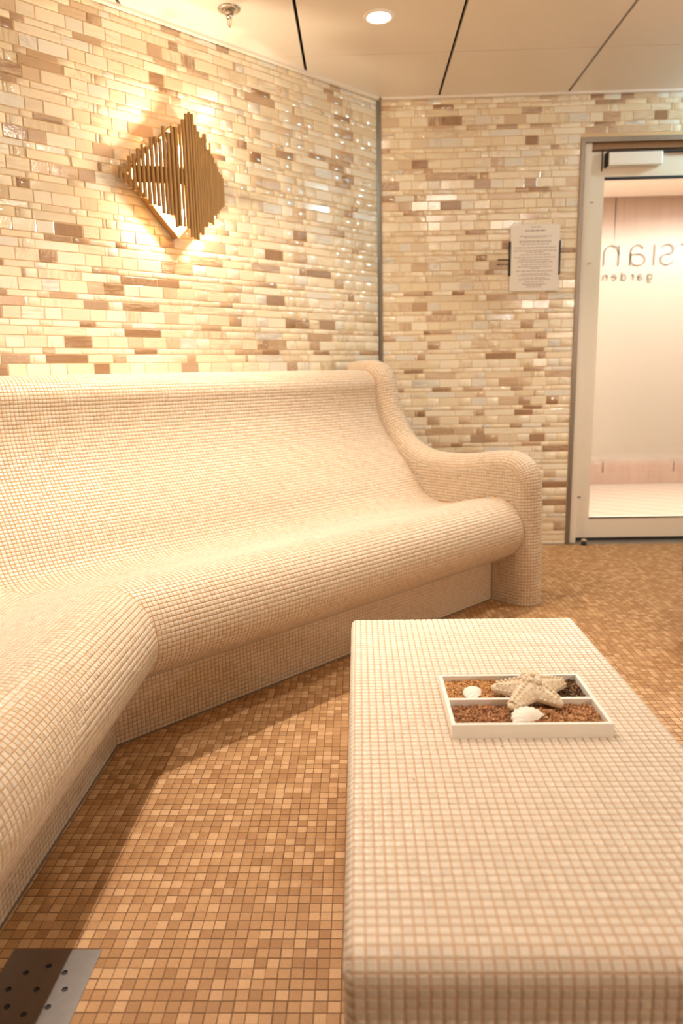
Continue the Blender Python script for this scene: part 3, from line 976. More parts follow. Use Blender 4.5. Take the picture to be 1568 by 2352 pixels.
def starfish():
    c = np.array([0.3035, 1.2045]); zb = trz + 0.0002
    tips = [((0.307, 1.262), 0.013), ((0.2335, 1.219), 0.001), ((0.3725, 1.236), 0.001), ((0.2535, 1.1475), -0.004), ((0.3465, 1.158), -0.004)]
    arms = []
    for (tx, ty), dz in tips:
        d = np.array([tx, ty]) - c; L = np.linalg.norm(d); arms.append((math.atan2(d[1], d[0]), L, dz))
    w0, w1 = 0.0330, 0.0072
    nt, nr = 240, 22
    verts, faces = [], []
    def arm_w(x, L): return w0 + (w1 - w0) * np.clip(x / L, 0, 1) ** 0.72
    for side in (0, 1):
        for i in range(nt):
            th = 2 * math.pi * i / nt
            best = 0
            for (a, L, dz) in arms:
                d = (th - a + math.pi) % (2 * math.pi) - math.pi
                if abs(d) > 1.45: continue
                xs_ = np.linspace(0.0, L, 160)
                wv = arm_w(xs_, L) * np.sqrt(np.clip(1 - np.clip((xs_ - (L - 0.007)) / 0.007, 0, 1) ** 2, 0, 1))
                k = np.nonzero(xs_ * math.tan(abs(d)) <= wv)[0]
                x = xs_[k[-1]]; best = max(best, x / math.cos(d))
            for j in range(nr + 1):
                f = j / nr; r = best * f
                p = c + r * np.array([math.cos(th), math.sin(th)])
                h = 0.0; dzz = 0.0
                for (a, L, dz) in arms:
                    d = (th - a + math.pi) % (2 * math.pi) - math.pi
                    x, y = r * math.cos(d), r * math.sin(d)
                    if x < 0: x_ = 0.0
                    else: x_ = x
                    ww = arm_w(x_, L)
                    q = max(0.0, 1 - (y / ww) ** 2) if x > -0.001 else 0.0
                    ridge = 0.021 * (1 - min(1, x_ / L)) ** 0.9 + 0.0085
                    h = max(h, ridge * q ** 0.62 * (1 - 0.6 * max(0, x_ / L - 0.85) / 0.15))
                    if abs(d) < 0.8: dzz = dz * (min(1, x_ / L)) ** 1.6
                rib = 0.0006 * math.sin(r * 900) * f
                zt = zb + dzz + 0.004 + h + rib if side == 0 else zb + dzz + 0.0015 * (1 - f)
                verts.append((p[0], p[1], zt))
    m_ = nr + 1; n0 = nt * m_
    for side in (0, 1):
        o = side * n0
        for i in range(nt):
            k = (i + 1) % nt
            for j in range(nr):
                q = (o + i * m_ + j, o + k * m_ + j, o + k * m_ + j + 1, o + i * m_ + j + 1)
                faces.append(q[::-1] if side == 0 else q)
    for i in range(nt):
        k = (i + 1) % nt
        faces.append((i * m_ + nr, k * m_ + nr, n0 + k * m_ + nr, n0 + i * m_ + nr))
    bm = bmesh.new(); bm.from_mesh(mesh_from(verts, faces)); bmesh.ops.remove_doubles(bm, verts=bm.verts[:], dist=1e-6)
    # knobs: along every ridge, on both flanks and in a crown round the middle
    def knob(x, y, z, r, el):
        ret = bmesh.ops.create_icosphere(bm, subdivisions=1, radius=r)
        bmesh.ops.transform(bm, matrix=Matrix.Translation((x, y, z)) @ Matrix.Diagonal((1, 1, el, 1)), verts=ret['verts'])
    for (a, L, dz) in arms:
        ux = np.array([math.cos(a), math.sin(a)]); uy = np.array([-ux[1], ux[0]])
        for kx in np.arange(0.008, L - 0.006, 0.0075):
            zz = zb + dz * (kx / L) ** 1.6 + 0.004
            ridge = 0.021 * (1 - kx / L) ** 0.9 + 0.0085
            p = c + ux * kx
            knob(p[0], p[1], zz + ridge, 0.0042 * (1.2 - 0.6 * kx / L), 1.35)
            ww = arm_w(kx, L)
            for sg in (-1, 1):
                if kx > 0.030:
                    p = c + ux * kx + uy * sg * ww * 0.93
                    knob(p[0], p[1], zz + 0.0030, 0.0029, 1.0)
                if kx > 0.014:
                    p = c + ux * kx + uy * sg * ww * 0.5
                    knob(p[0], p[1], zz + ridge * 0.80, 0.0023, 1.0)
    for k in range(9):
        a = 2 * math.pi * k / 9 + 0.2; rr = 0.012 + 0.006 * (k % 2)
        knob(c[0] + rr * math.cos(a), c[1] + rr * math.sin(a), zb + 0.0310, 0.0048, 1.4)
    knob(c[0], c[1], zb + 0.036, 0.005, 1.4)
    o = part('starfish', to_mesh(bm), M['starfish'], None, smooth=True)
    return tag(o, 'knobbly cream dried starfish resting across the white tray', 'starfish')


starfish()
for (x, y, r, lb) in ((0.109, 1.338, 0.0016, 'bark crumb on the table behind the tray, left of it'), (0.224, 1.067, 0.0014, 'bark crumb on the table just in front of the tray'), (0.075, 0.973, 0.0013, 'bark crumb on the table nearest the lower left of the tray')):
    bm = bmesh.new(); bmesh.ops.create_icosphere(bm, subdivisions=1, radius=r)
    for v_ in bm.verts: v_.co *= random.uniform(0.7, 1.2)
    bmesh.ops.transform(bm, matrix=Matrix.Translation((x, y, TOP + r * 0.5)) @ Matrix.Diagonal((1.3, 0.9, 0.6, 1)), verts=bm.verts[:])
    tag(part('bark_crumb', to_mesh(bm), M['bark'], None), lb, 'crumb', 'crumbs on the table')

# ------------------------------------------------------------------ floor drain
dx0, dx1, dy0, dy1 = -0.628, -0.470, 0.925, 1.0885
bm = bmesh.new()
cx0, cy0 = -0.5505, 1.0045
holes = [(cx0, cy0)] + [(cx0 + 0.0475 * math.cos(a), cy0 + 0.0475 * math.sin(a)) for a in np.linspace(0, 2 * math.pi, 9)[:-1] + math.pi / 2]
DRAIN = thing('floor_drain', (cx0, cy0, 0), 'square steel drain cover with round holes set in the floor by the bench', 'drain')
bmh = bmesh.new(); box_bm(bmh, dx0, dx1, dy0, dy1, -0.001, 0.0022)
me = to_mesh(bmh)
plate = part('plate', me, M['steel'], DRAIN)
cut = bmesh.new()
for hx, hy in holes:
    r_ = bmesh.ops.create_cone(cut, cap_ends=True, segments=20, radius1=0.0052, radius2=0.0052, depth=0.02)
    bmesh.ops.translate(cut, vec=(hx - cx0, hy - cy0, 0), verts=r_['verts'])
cme = to_mesh(cut); co = bpy.data.objects.new('cutter', cme); COL.objects.link(co); co.location = DRAIN.location
mod = plate.modifiers.new('holes', 'BOOLEAN'); mod.object = co; mod.solver = 'EXACT'
bpy.context.view_layer.update()
dg = bpy.context.evaluated_depsgraph_get()
nm = bpy.data.meshes.new_from_object(plate.evaluated_get(dg)); plate.modifiers.clear(); plate.data = nm
bpy.data.objects.remove(co)
if not nm.materials: nm.materials.append(M['steel'])
part('well', box_mesh(dx0 + .004, dx1 - .004, dy0 + .004, dy1 - .004, -0.0008, 0.0004), M['rubber'], DRAIN)

# ------------------------------------------------------------------ wall sconce
SC_T, SC_Z = -1.265, 1.785
SCONCE = thing('wall_sconce', A3(0, SC_Z, SC_T), 'diamond-shaped brass wall sconce of vertical rods glowing on the left tiled wall', 'sconce')
MA = Matrix(((DA[0], NA[0], 0, W0[0]), (DA[1], NA[1], 0, W0[1]), (0, 0, 1, 0), (0, 0, 0, 1)))      # (t, s, z) -> world
HD = 0.218
dia = lambda h: [(SC_T, SC_Z - h), (SC_T + h, SC_Z), (SC_T, SC_Z + h), (SC_T - h, SC_Z)]
bm = bmesh.new()
for k in range(4):
    (o0, o1), (i0, i1) = (dia(HD)[k], dia(HD)[(k + 1) % 4]), (dia(HD - .006)[k], dia(HD - .006)[(k + 1) % 4])
    vs8 = [bm.verts.new(MA @ Vector((p[0], s, p[1]))) for s in (0.003, 0.045) for p in (o0, o1, i1, i0)]
    for f_ in ((0, 1, 2, 3), (4, 7, 6, 5), (0, 4, 5, 1), (1, 5, 6, 2), (2, 6, 7, 3), (3, 7, 4, 0)): bm.faces.new([vs8[i] for i in f_])
part('frame', to_mesh(bm), M['brass'], SCONCE)
bm = bmesh.new()
vs4 = [bm.verts.new(MA @ Vector((p[0], s, p[1]))) for s in (0.004, 0.008) for p in dia(HD - .0062)]
for f_ in ((0, 1, 2, 3), (7, 6, 5, 4), (0, 4, 5, 1), (1, 5, 6, 2), (2, 6, 7, 3), (3, 7, 4, 0)): bm.faces.new([vs4[i] for i in f_])
part('back_plate', to_mesh(bm), M['white'], SCONCE, 'white reflector plate')
# curved cross bars that carry the rods
NR = 33
def rod_pos(i):
    u = (i - (NR - 1) / 2) / ((NR - 1) / 2)
    return SC_T + 0.238 * u, 0.034 + 0.115 * (1 - abs(u) ** 1.5)
for dz in (0.026, -0.026):
    bm = bmesh.new(); tube_bm(bm, [MA @ Vector((rod_pos(i)[0], rod_pos(i)[1] - 0.010, SC_Z + dz)) for i in range(2, NR - 2)], 0.006, 6)
    part('cross_bar', to_mesh(bm), M['brass'], SCONCE)
bm = bmesh.new()
pts_ = [MA @ Vector((rod_pos(i)[0], rod_pos(i)[1] - 0.008, 0)) for i in range(3, NR - 3)]
lo = [bm.verts.new(p + Vector((0, 0, SC_Z - 0.03))) for p in pts_]; hi = [bm.verts.new(p + Vector((0, 0, SC_Z + 0.03))) for p in pts_]
lo2 = [bm.verts.new(p + Vector((0, 0, SC_Z - 0.03)) - Vector(NA) * 0.002) for p in pts_]; hi2 = [bm.verts.new(p + Vector((0, 0, SC_Z + 0.03)) - Vector(NA) * 0.002) for p in pts_]
for i in range(len(pts_) - 1):
    bm.faces.new((lo[i], lo[i + 1], hi[i + 1], hi[i])); bm.faces.new((lo2[i + 1], lo2[i], hi2[i], hi2[i + 1]))
    bm.faces.new((hi[i], hi[i + 1], hi2[i + 1], hi2[i])); bm.faces.new((lo[i + 1], lo[i], lo2[i], lo2[i + 1]))
part('band', to_mesh(bm), M['brass'], SCONCE)
for sgn in (-1, 1):
    bm = bmesh.new(); tube_bm(bm, [MA @ Vector((SC_T + sgn * 0.06, 0.006, SC_Z)), MA @ Vector((SC_T + sgn * 0.06, 0.128, SC_Z))], 0.005, 8)
    part('bracket', to_mesh(bm), M['brass'], SCONCE)
rr_ = random.Random(4)
for i in range(NR):
    t_, s_ = rod_pos(i); u = abs((i - 17) / 17)
    half = 0.225 * (1 - u) ** 0.9 + 0.024
    z0, z1 = SC_Z - half * rr_.uniform(0.86, 1.08), SC_Z + half * rr_.uniform(0.80, 1.08)
    if i in (17, 18): z0, z1 = SC_Z - 0.236, SC_Z + 0.243 - 0.004 * (i - 17)
    r_ = rr_.choice([0.0062, 0.0070, 0.0082, 0.0082])
    bm = bmesh.new(); tube_bm(bm, [MA @ Vector((t_, s_, z0)), MA @ Vector((t_, s_, z1))], r_, 12)
    o = part('rod', to_mesh(bm), M['brass'], SCONCE)
    o.data.shade_smooth(); o.data.set_sharp_from_angle(angle=math.radians(40))
for zz in (1.655, 1.900):
    bm = bmesh.new(); bmesh.ops.create_uvsphere(bm, u_segments=16, v_segments=10, radius=0.0115)
    bmesh.ops.transform(bm, matrix=Matrix.Translation(A3(0.078, zz, SC_T)) @ Matrix.Diagonal((1, 1, 1.5, 1)), verts=bm.verts[:])
    part('bulb', to_mesh(bm), M['bulb'], SCONCE, 'glowing capsule bulb', True)
    bm = bmesh.new(); tube_bm(bm, [A3(0.012, zz, SC_T), A3(0.062, zz, SC_T)], 0.007, 10)
    part('lamp_holder', to_mesh(bm), M['brass'], SCONCE)

# ------------------------------------------------------------------ recessed downlights
def downlight(x, y, k, cone, label):
    d = thing('downlight', (x, y, ZC), label, 'downlight', 'recessed ceiling downlights')
    T = Matrix.Translation((x, y, ZC))
    part('trim_ring', lathe_mesh([(0.044, -0.004), (0.052, -0.0065), (0.060, -0.005), (0.0625, -0.0005), (0.0625, 0.003), (0.044, 0.003)], 48, T, True), M['white'], d, None, True)
    part('lens', lathe_mesh([(0.0, -0.0045), (0.03, -0.004), (0.0445, -0.0015), (0.0445, 0.002), (0.0, 0.002)], 48, T), M['lamp'], d, 'glowing round lens', True)
    L = bpy.data.lights.new('downlight_beam', 'SPOT'); L.energy = DOWN_W * k; L.color = WARM
    L.spot_size = math.radians(cone); L.spot_blend = 0.8; L.shadow_soft_size = 0.013
    lo_ = bpy.data.objects.new('beam', L); COL.objects.link(lo_); lo_.parent = d; lo_.location = (0, 0, -0.022)


names = ['recessed downlight above the bend of the bench', 'recessed downlight glowing in the ceiling near the tile corner', 'recessed downlight above the nearer bench section', 
         'added unseen downlight between table and door, lifting the doorway', 'added unseen fill downlight on the far side of the lounge']
for (x, y, k, cone), nm_ in zip(DOWNLIGHTS, names): downlight(x, y, k, cone, nm_)

for (x, y), nm_ in zip(GLINT_GLOBES, ('added unseen globe for tile glints, over the walkway right of the table', 'added unseen globe for tile glints, over the far end of the mosaic table')):
    g = thing('glint_globe', (x, y, ZC), nm_, 'ceiling lamp', 'added globes for tile glints')
    part('base', lathe_mesh([(0.0, 0.001), (0.045, 0.001), (0.045, -0.008), (0.03, -0.012), (0.0, -0.012)], 32, Matrix.Translation((x, y, ZC))), M['chrome'], g, None, True)
    part('globe', lathe_mesh([(0.062 * math.sin(a), -0.070 + 0.062 * math.cos(a)) for a in np.linspace(0.25, math.pi, 18)], 32, Matrix.Translation((x, y, ZC))), M['globe'], g, 'glowing globe added for tile glints', True)

# unseen globe lamps added for frontal fill, at the lounge's other end
for (x, y, z, wt, (nx_, ny_)), nm_ in zip(FILL_LAMPS, ('added unseen fill globe on the wall right of the door side', 'added unseen fill globe on the wall opposite the door')):
    g = thing('fill_lamp', (x + nx_ * -0.07, y + ny_ * -0.07, z), nm_, 'wall lamp', 'added fill globes')
    Rz = Matrix.Translation((x - nx_ * 0.078, y - ny_ * 0.078, z)) @ Vector((0, 0, 1)).rotation_difference(Vector((nx_, ny_, 0))).to_matrix().to_4x4()
    part('back_plate', lathe_mesh([(0.0, 0.0), (0.05, 0.0), (0.05, 0.012), (0.014, 0.016), (0.014, 0.034), (0.0, 0.034)], 32, Rz), M['brass'], g)
    bm = bmesh.new(); bmesh.ops.create_uvsphere(bm, u_segments=24, v_segments=14, radius=0.06)
    bmesh.ops.translate(bm, vec=(x + nx_ * 0.02, y + ny_ * 0.02, z), verts=bm.verts[:])
    part('globe', to_mesh(bm), emitter('fill_globe_glow', WARM, wt / (4 * math.pi ** 2 * 0.06 ** 2)), g, 'glowing globe added for fill light', True)

# a cool lamp over the door side of the room
cl = thing('ceiling_lamp', (2.37, 3.72, ZC), 'small cool white ceiling lamp near the door', 'lamp')
part('housing', lathe_mesh([(0.0, 0.002), (0.07, 0.002), (0.07, -0.012), (0.055, -0.016), (0.0, -0.016)], 40, Matrix.Translation((2.37, 3.72, ZC))), M['white'], cl)
L = bpy.data.lights.new('cool_beam', 'POINT'); L.energy = 15.0; L.color = (0.50, 0.90, 1.0); L.shadow_soft_size = 0.05
lo_ = bpy.data.objects.new('cool_beam', L); COL.objects.link(lo_); lo_.parent = cl; lo_.location = (0, 0, -0.08)

# ------------------------------------------------------------------ ceiling sprinkler
sx, sy = -0.476, 3.08
SP = thing('ceiling_sprinkler', (sx, sy, ZC), 'nickel fire sprinkler hanging from the ceiling above the bench', 'sprinkler')
T = Matrix.Translation((sx, sy, ZC))
part('flange', lathe_mesh([(0.0, 0.001), (0.044, 0.001), (0.0445, -0.003), (0.041, -0.006), (0.027, -0.009), (0.0255, -0.006), (0.0, -0.006)], 40, T), M['chrome'], SP, None, True)
part('cup', lathe_mesh([(0.0245, -0.006), (0.0215, -0.014), (0.0165, -0.022), (0.0125, -0.024), (0.0125, -0.030), (0.0105, -0.034), (0.0, -0.034)], 32, T), M['chrome'], SP, None, True)
for k in (-1, 1):
    bm = bmesh.new(); tube_bm(bm, [(sx + k * 0.0075, sy, ZC - 0.032), (sx + k * 0.0075, sy, ZC - 0.052), (sx + k * 0.002, sy, ZC - 0.062)], 0.0018, 8)
    part('yoke_arm', to_mesh(bm), M['chrome'], SP)
bm = bmesh.new(); tube_bm(bm, [(sx, sy, ZC - 0.033), (sx, sy, ZC - 0.060)], 0.0025, 8); part('glass_bulb', to_mesh(bm), M['chrome'], SP)
part('deflector', lathe_mesh([(0.0, -0.061), (0.006, -0.061), (0.006, -0.064), (0.0, -0.067)], 16, T), M['chrome'], SP)

# ------------------------------------------------------------------ door opening, door, lettering
bm = bmesh.new()
box_bm(bm, DX0 - 0.002, DX0 + 0.022, YB - 0.004, YB + 0.012, 0, DZ + 0.002)
box_bm(bm, DX0 + 0.022, DX1, YB - 0.004, YB + 0.012, DZ - 0.022, DZ + 0.002)
box_bm(bm, DX1, DX1 + 0.022, YB - 0.004, YB + 0.012, 0, DZ + 0.002)
tag(part('trim_4', to_mesh(bm), M['trim_steel'], None), 'steel edge profile framing the doorway in the tiled wall', 'trim', kind='structure')
bm = bmesh.new()
box_bm(bm, DX0 + 0.004, DX0 + 0.060, YB + 0.012, YB + 0.19, 0.0, DZ - 0.004)
box_bm(bm, DX1 - 0.040, DX1, YB + 0.012, YB + 0.19, 0.0, DZ - 0.004)
tag(part('trim_5', to_mesh(bm), M['door_paint'], None), 'ivory painted jambs of the glazed door', 'trim', kind='structure')
tag(part('trim_6', box_mesh(DX0 + 0.06, DX1 - 0.04, YB + 0.04, YB + 0.19, 2.135, DZ - 0.004), M['soffit'], None), 'brown timber head of the doorway over the closer', 'trim', kind='structure')

YD = 4.125
DOOR = thing('door_1', (1.26, YD, 0), 'ivory framed glazed door with frosted pane and mirrored lettering', 'door')
DOOR['kind'] = 'structure'
lx0, lx1, lz0, lz1 = 1.252, 2.318, 0.022, 2.128
gx0, gx1, gz0, gz1 = 1.338, 2.235, 0.136, 2.000
bm = bmesh.new()
for (x0, x1, z0, z1) in ((lx0, gx0, lz0, lz1), (gx1, lx1, lz0, lz1), (gx0, gx1, lz0, gz0), (gx0, gx1, gz1, lz1)):
    box_bm(bm, x0, x1, YD, YD + 0.05, z0, z1)
part('door_frame', to_mesh(bm), M['door_paint'], DOOR)
bm = bmesh.new()
for (x0, x1, z0, z1) in ((gx0, gx1, gz0, gz0 + 0.006), (gx0, gx1, gz1 - 0.014, gz1)):
    box_bm(bm, x0, x1, YD - 0.002, YD + 0.010, z0, z1)
part('gasket', to_mesh(bm), M['rubber'], DOOR, 'black rubber gasket')
part('bottom_seal', box_mesh(lx0, lx1, YD + 0.004, YD + 0.046, 0.004, lz0), M['rubber'], DOOR, 'dark seal under the door')
part('pane', box_mesh(gx0, gx1, YD + 0.018, YD + 0.024, gz0, gz1), M['glass'], DOOR)
part('pane', box_mesh(gx0, gx1, YD + 0.036, YD + 0.042, gz0, gz1), M['glass'], DOOR)
part('frosted_film', box_mesh(gx0 + .001, gx1 - .001, YD + 0.0332, YD + 0.0340, gz0 + .001, gz1 - .001), M['frost'], DOOR, 'frosted film fading out at top and bottom')
part('door_edge', box_mesh(lx0 + 0.066, lx0 + 0.071, YD - 0.004, YD, 2.03, 2.165), M['rubber'], DOOR, 'dark gap at the closer')
# closer
CLO = part('closer', box_mesh(1.340, 1.622, YD - 0.052, YD, 2.046, 2.112, 0.004), M['white'], DOOR, 'white door closer box')
part('end_cap', box_mesh(1.333, 1.340, YD - 0.050, YD, 2.044, 2.114, 0.001), M['rubber'], CLO)
part('slide_rail', box_mesh(1.340, 2.25, YD - 0.030, YD - 0.002, 2.114, 2.121), M['rubber'], DOOR, 'dark slide rail above the closer')
for (hz, hl) in ((1.875, 0.03), (1.825, 0.012), (1.56, 0.02), (1.505, 0.02), (0.306, 0.010), (0.225, 0.012)):
    bm = bmesh.new(); tube_bm(bm, [(1.248, YD - 0.004, hz), (1.248, YD - 0.004, hz + hl)], 0.0065, 10)
    part('hinge', to_mesh(bm), M['steel'], DOOR)
bm = bmesh.new(); box_bm(bm, 1.248, 1.285, YD - 0.006, YD, 1.560, 1.566); box_bm(bm, 1.248, 1.285, YD - 0.006, YD, 0.262, 0.266); box_bm(bm, 1.248, 1.283, YD - 0.006, YD, 1.872, 1.877)
part('hinge_leaf', to_mesh(bm), M['steel'], DOOR)

# lettering "persian / garden" as read from inside (mirrored); strokes are flat ribbons
def arc_pts(cx, cy, rx, ry, a0, a1, n=18):
    return [(cx + rx * math.cos(math.radians(a)), cy + ry * math.sin(math.radians(a))) for a in np.linspace(a0, a1, n)]


GLY = {   # unmirrored strokes, x-height 1; width given
    'p': (0.86, [[(0.06, 1), (0.06, -0.45)], arc_pts(0.46, 0.5, 0.40, 0.5, 0, 360)]),
    'e': (0.86, [[(0.06, 0.55), (0.84, 0.55)] + arc_pts(0.45, 0.5, 0.39, 0.5, 5, 320)]),
    'r': (0.46, [[(0.06, 0), (0.06, 1)], [(0.06, 0.6)] + arc_pts(0.42, 0.6, 0.36, 0.39, 170, 75)]),
    's': (0.76, [[(0.66, 0.86)] + arc_pts(0.38, 0.74, 0.29, 0.255, 40, 230) + arc_pts(0.38, 0.26, 0.31, 0.255, 70, -150) + [(0.06, 0.12)]]),
    'i': (0.14, [[(0.07, 0), (0.07, 1)]]),
    'a': (0.86, [arc_pts(0.40, 0.28, 0.36, 0.28, 90, 360) + [(0.78, 0.55)] + arc_pts(0.44, 0.62, 0.34, 0.37, 0, 150), [(0.78, 0.6), (0.78, 0)], [(0.40, 0.56), (0.78, 0.52)]]),
    'n': (0.86, [[(0.06, 0), (0.06, 1)], [(0.06, 0.5)] + arc_pts(0.43, 0.58, 0.37, 0.41, 175, 0) + [(0.80, 0)]]),
    'g': (0.86, [arc_pts(0.42, 0.5, 0.38, 0.5, 0, 360), [(0.80, 1), (0.80, -0.15)] + arc_pts(0.42, -0.15, 0.38, 0.30, 0, -150)]),
    'd': (0.86, [arc_pts(0.42, 0.5, 0.38, 0.5, 0, 360), [(0.80, 1.5), (0.80, 0)]]),
}


def ribbon(bm, pts, w, org, y, th):
    pts = [np.array(p) for p in pts]
    Lf, Rt = [], []
    for i, p in enumerate(pts):
        d = pts[min(i + 1, len(pts) - 1)] - pts[max(i - 1, 0)]; d = d / (np.linalg.norm(d) + 1e-9); nn = np.array([-d[1], d[0]]) * w / 2
        Lf.append(p + nn); Rt.append(p - nn)
    for i in range(len(pts) - 1):
        vs_ = [bm.verts.new((q[0], yy_, q[1])) for yy_ in (y, y + th) for q in (Lf[i], Rt[i], Rt[i + 1], Lf[i + 1])]
        for f_ in ((0, 1, 2, 3), (7, 6, 5, 4), (0, 4, 5, 1), (1, 5, 6, 2), (2, 6, 7, 3), (3, 7, 4, 0)): bm.faces.new([vs_[k_] for k_ in f_])


def lettering(word, x_right_to, zb, xh, pitch_gap, sw, y, pos=None):
    """mirrored: the word's LAST letter stands leftmost, starting at x_right_to"""
    for idx, ch in enumerate(reversed(word)):
        w, strokes = GLY[ch]
        x0 = pos[idx] if pos and idx < len(pos) else x_cur
        bm = bmesh.new()
        for st in strokes:
            ribbon(bm, [(x0 + (w - px) * xh, zb + pz * xh) for px, pz in st], sw, None, y, 0.0006)
        part('letter', to_mesh(bm), M['etch'], DOOR, 'mirrored rose-grey letter %s' % ch)
        x_cur = x0 + w * xh + pitch_gap


for yl in (YD + 0.0172, YD + 0.0354):  # deeper copy stands in for the lettering's reflection in the double glazing
    lettering('persian', 0, 1.548, 0.108, 0.035, 0.0052, yl, pos=[1.356, 1.498, 1.628, 1.664, 1.782])
    lettering('garden', 0, 1.472, 0.030, 0.018, 0.0040, yl, pos=[1.361, 1.411, 1.463, 1.517, 1.552, 1.606])

# threshold plate and floor stop
TH = thing('threshold_plate', (1.78, YB + 0.03, 0), 'studded steel threshold plate under the glazed door', 'threshold')
part('plate', box_mesh(DX0 + .03, DX1 - .01, YB - 0.022, YD + 0.02, -0.002, 0.0035, 0.001), M['trim_steel'], TH)
bm = bmesh.new()
for i in range(90):
    for j in range(6):
        x = DX0 + 0.045 + i * 0.0124 + (j % 2) * 0.006; y = YB - 0.016 + j * 0.022
        if x > DX1 - .02 or y > YD: continue
        r_ = bmesh.ops.create_cone(bm, cap_ends=True, segments=6, radius1=0.0042, radius2=0.002, depth=0.002)
        bmesh.ops.translate(bm, vec=(x, y, 0.0042), verts=r_['verts'])
o = part('studs', to_mesh(bm), M['trim_steel'], TH); o['kind'] = 'stuff'
ST = thing('door_stop', (1.287, 4.030, 0), 'small round metal door stop on the floor at the threshold', 'door stop')
part('post', lathe_mesh([(0.0, 0.0), (0.016, 0.0), (0.015, 0.012), (0.011, 0.014), (0.011, 0.020), (0.0, 0.020)], 24, Matrix.Translation((1.287, 4.030, 0.0008))), M['rubber'], ST, None, True)
part('cap', lathe_mesh([(0.0115, 0.020), (0.0165, 0.024), (0.0165, 0.030), (0.010, 0.035), (0.0, 0.036)], 24, Matrix.Translation((1.287, 4.030, 0.0008))), M['chrome'], ST, None, True)

# paper notice in black side clips
NT_ = thing('notice', (0.96, YB, 1.59), 'white printed notice sheet in black side clips beside the door', 'notice')
px0, px1, pz0, pz1 = 0.830, 1.094, 1.416, 1.757
part('sheet', box_mesh(px0, px1, YB - 0.010, YB - 0.007, pz0, pz1), M['paper'], NT_)
part('backing', box_mesh(px0 + .004, px1 - .004, YB - 0.007, YB - 0.0005, pz0 + .03, pz1 - .03), M['white'], NT_)
for (x0, x1) in ((px0 - 0.005, px0 + 0.004), (px1 - 0.004, px1 + 0.005)):
    part('clip', box_mesh(x0, x1, YB - 0.013, YB - 0.0005, 1.497, 1.673, 0.0015), M['rubber'], NT_, 'black side clip')
rl = random.Random(2)
lines = [(0.744, .05, .006), (0.725, .11, .013)] + [(z, w, .0055) for z, w in zip(
    [.697, .690, .674, .668, .657, .640, .624, .615, .603, .590, .577, .566, .553, .541, .533, .519, .505, .497, .484, .476, .464, .452, .446, .437],
    [.17, .12, .17, .17, .15, .22, .23, .10, .16, .22, .17, .19, .14, .18, .05, .20, .14, .18, .12, .17, .11, .13, .09, .08])]
for z, w, h in lines:
    bm = bmesh.new()
    z += 1.0; c = (px0 + px1) / 2; x = c - w / 2
    while x < c + w / 2:
        ww = min(rl.uniform(0.008, 0.028), c + w / 2 - x)
        box_bm(bm, x, x + ww, YB - 0.0104, YB - 0.0100, z - h * .28, z + h * .28); x += ww + 0.0035
    part('printed_line', to_mesh(bm), M['ink'], NT_)
bm = bmesh.new(); box_bm(bm, 0.765, 0.826, YB - 0.004, YB - 0.0006, 1.579, 1.584); box_bm(bm, 0.762, 0.820, YB - 0.004, YB - 0.0006, 1.556, 1.560)
part('bracket', to_mesh(bm), M['rubber'], NT_)

# ------------------------------------------------------------------ corridor behind the glass
cx0_, cx1_, cy0_, cy1_, cz_ = 0.9, 5.2, YB + 0.2, 6.25, 2.36
cf = tag(part('floor', box_mesh(cx0_, cx1_, YB + 0.101, cy1_ + .1, -0.05, -0.004), M['soffit'], None), 'pale oak plank floor of the corridor beyond the door', 'floor', kind='structure')
for k in range(-4, 26):
    # planks laid diagonally, cut to the corridor
    n_ = np.array([math.cos(math.radians(52)), math.sin(math.radians(52))])
    big = [(-9, -9), (15, -9), (15, 19), (-9, 19)]
    poly = clip_poly(clip_poly(big, n_, 3.2 + (k + 1) * 0.16 - 0.006), -n_, -(3.2 + k * 0.16))
    for pn, pc in (((1, 0), cx1_), ((-1, 0), -cx0_), ((0, 1), cy1_), ((0, -1), -(YB + 0.19))): poly = clip_poly(poly, pn, pc)
    if len(poly) >= 3: part('plank', prism_mesh(poly, -0.004, 0.0), M['plank_wood'], cf)
wc = tag(part('wall_corridor', box_mesh(cx0_, cx1_, cy1_, cy1_ + 0.1, 0, 2.6), M['gap'], None), 'rose oak panelled wall of the corridor beyond the door', 'wall', kind='structure')
for k in range(7):
    part('panel', box_mesh(cx0_ + k * 0.61 + 0.008, min(cx1_, cx0_ + (k + 1) * 0.61), cy1_ - 0.02, cy1_, 0.10 if k else 0.0, cz_, 0.002), M['panel_wood'], wc)
part('skirting', box_mesh(cx0_, cx1_, cy1_ - 0.028, cy1_, 0.0, 0.10, 0.002), M['panel_wood'], wc)
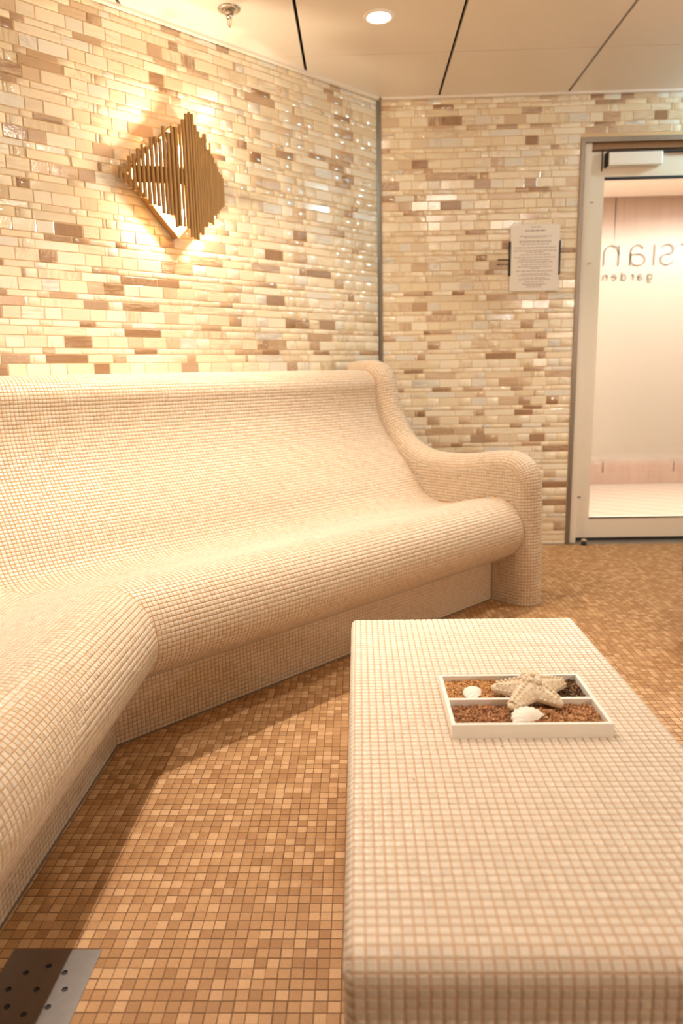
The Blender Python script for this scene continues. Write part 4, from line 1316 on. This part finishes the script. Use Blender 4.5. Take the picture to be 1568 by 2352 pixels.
tag(part('ceiling', box_mesh(cx0_, cx1_, YB + 0.101, cy1_ + .1, cz_, cz_ + 0.1), M['ceiling'], None), 'pale ceiling of the corridor beyond the door', 'ceiling', kind='structure')
for xw, nm_ in ((cx0_, 'wall_corridor_left'), (cx1_, 'wall_corridor_right')):
    tag(part(nm_, box_mesh(xw - 0.05, xw + 0.05, YB + 0.101, cy1_ + .1, 0, cz_), M['ceiling'], None), 'plain end wall of the corridor ' + ('near' if xw == cx0_ else 'away from') + ' the door hinge', 'wall', kind='structure')
for i, (x, y) in enumerate(((1.9, 4.72), (3.2, 4.72))):  # lamps out of view, added so the frosted film glows
    c_ = thing('corridor_fill_light', (x, y, cz_), 'unseen corridor ceiling light added to brighten the frosted film, ' + ('nearer the hinge side' if i == 0 else 'farther from the hinges'), 'light', 'added corridor fill lights')
    part('housing', box_mesh(x - .3, x + .3, y - .09, y + .09, cz_ - .02, cz_, 0.003), M['white'], c_)
    L = bpy.data.lights.new('corridor_fill_beam', 'AREA'); L.shape = 'RECTANGLE'; L.size = 0.55; L.size_y = 0.15; L.energy = 125; L.color = (1.0, 0.96, 0.91)
    lo_ = bpy.data.objects.new('corridor_fill_beam', L); COL.objects.link(lo_); lo_.parent = c_; lo_.location = (0, 0, -0.03)

# ------------------------------------------------------------------ lay the mosaics: the tiles that show largest singly, the rest joined
bpy.context.view_layer.update()
jobs = []
for f, parents, name, mat, bev, h, d, n, single in MOSAICS:
    if not isinstance(f, list): f, parents = [f], [parents]
    allf = Frames.cat(f)
    jobs.append((f, parents, allf, pick(allf, n)))
for (f, parents, name, mat, bev, h, d, n, single), (fs, ps, allf, idx) in zip(MOSAICS, jobs):
    chosen = np.zeros(len(allf.C), bool); chosen[idx] = True
    o = 0
    for ff_, p_ in zip(fs, ps):
        rest = ff_.sub(~chosen[o:o + len(ff_.C)]); o += len(ff_.C)
        if len(rest.C):
            so_ = part(name, tile_stuff(rest, bev, h, d), mat, p_); so_['kind'] = 'stuff'
    place_tiles(allf.sub(idx), single, mat, bev, h, d)
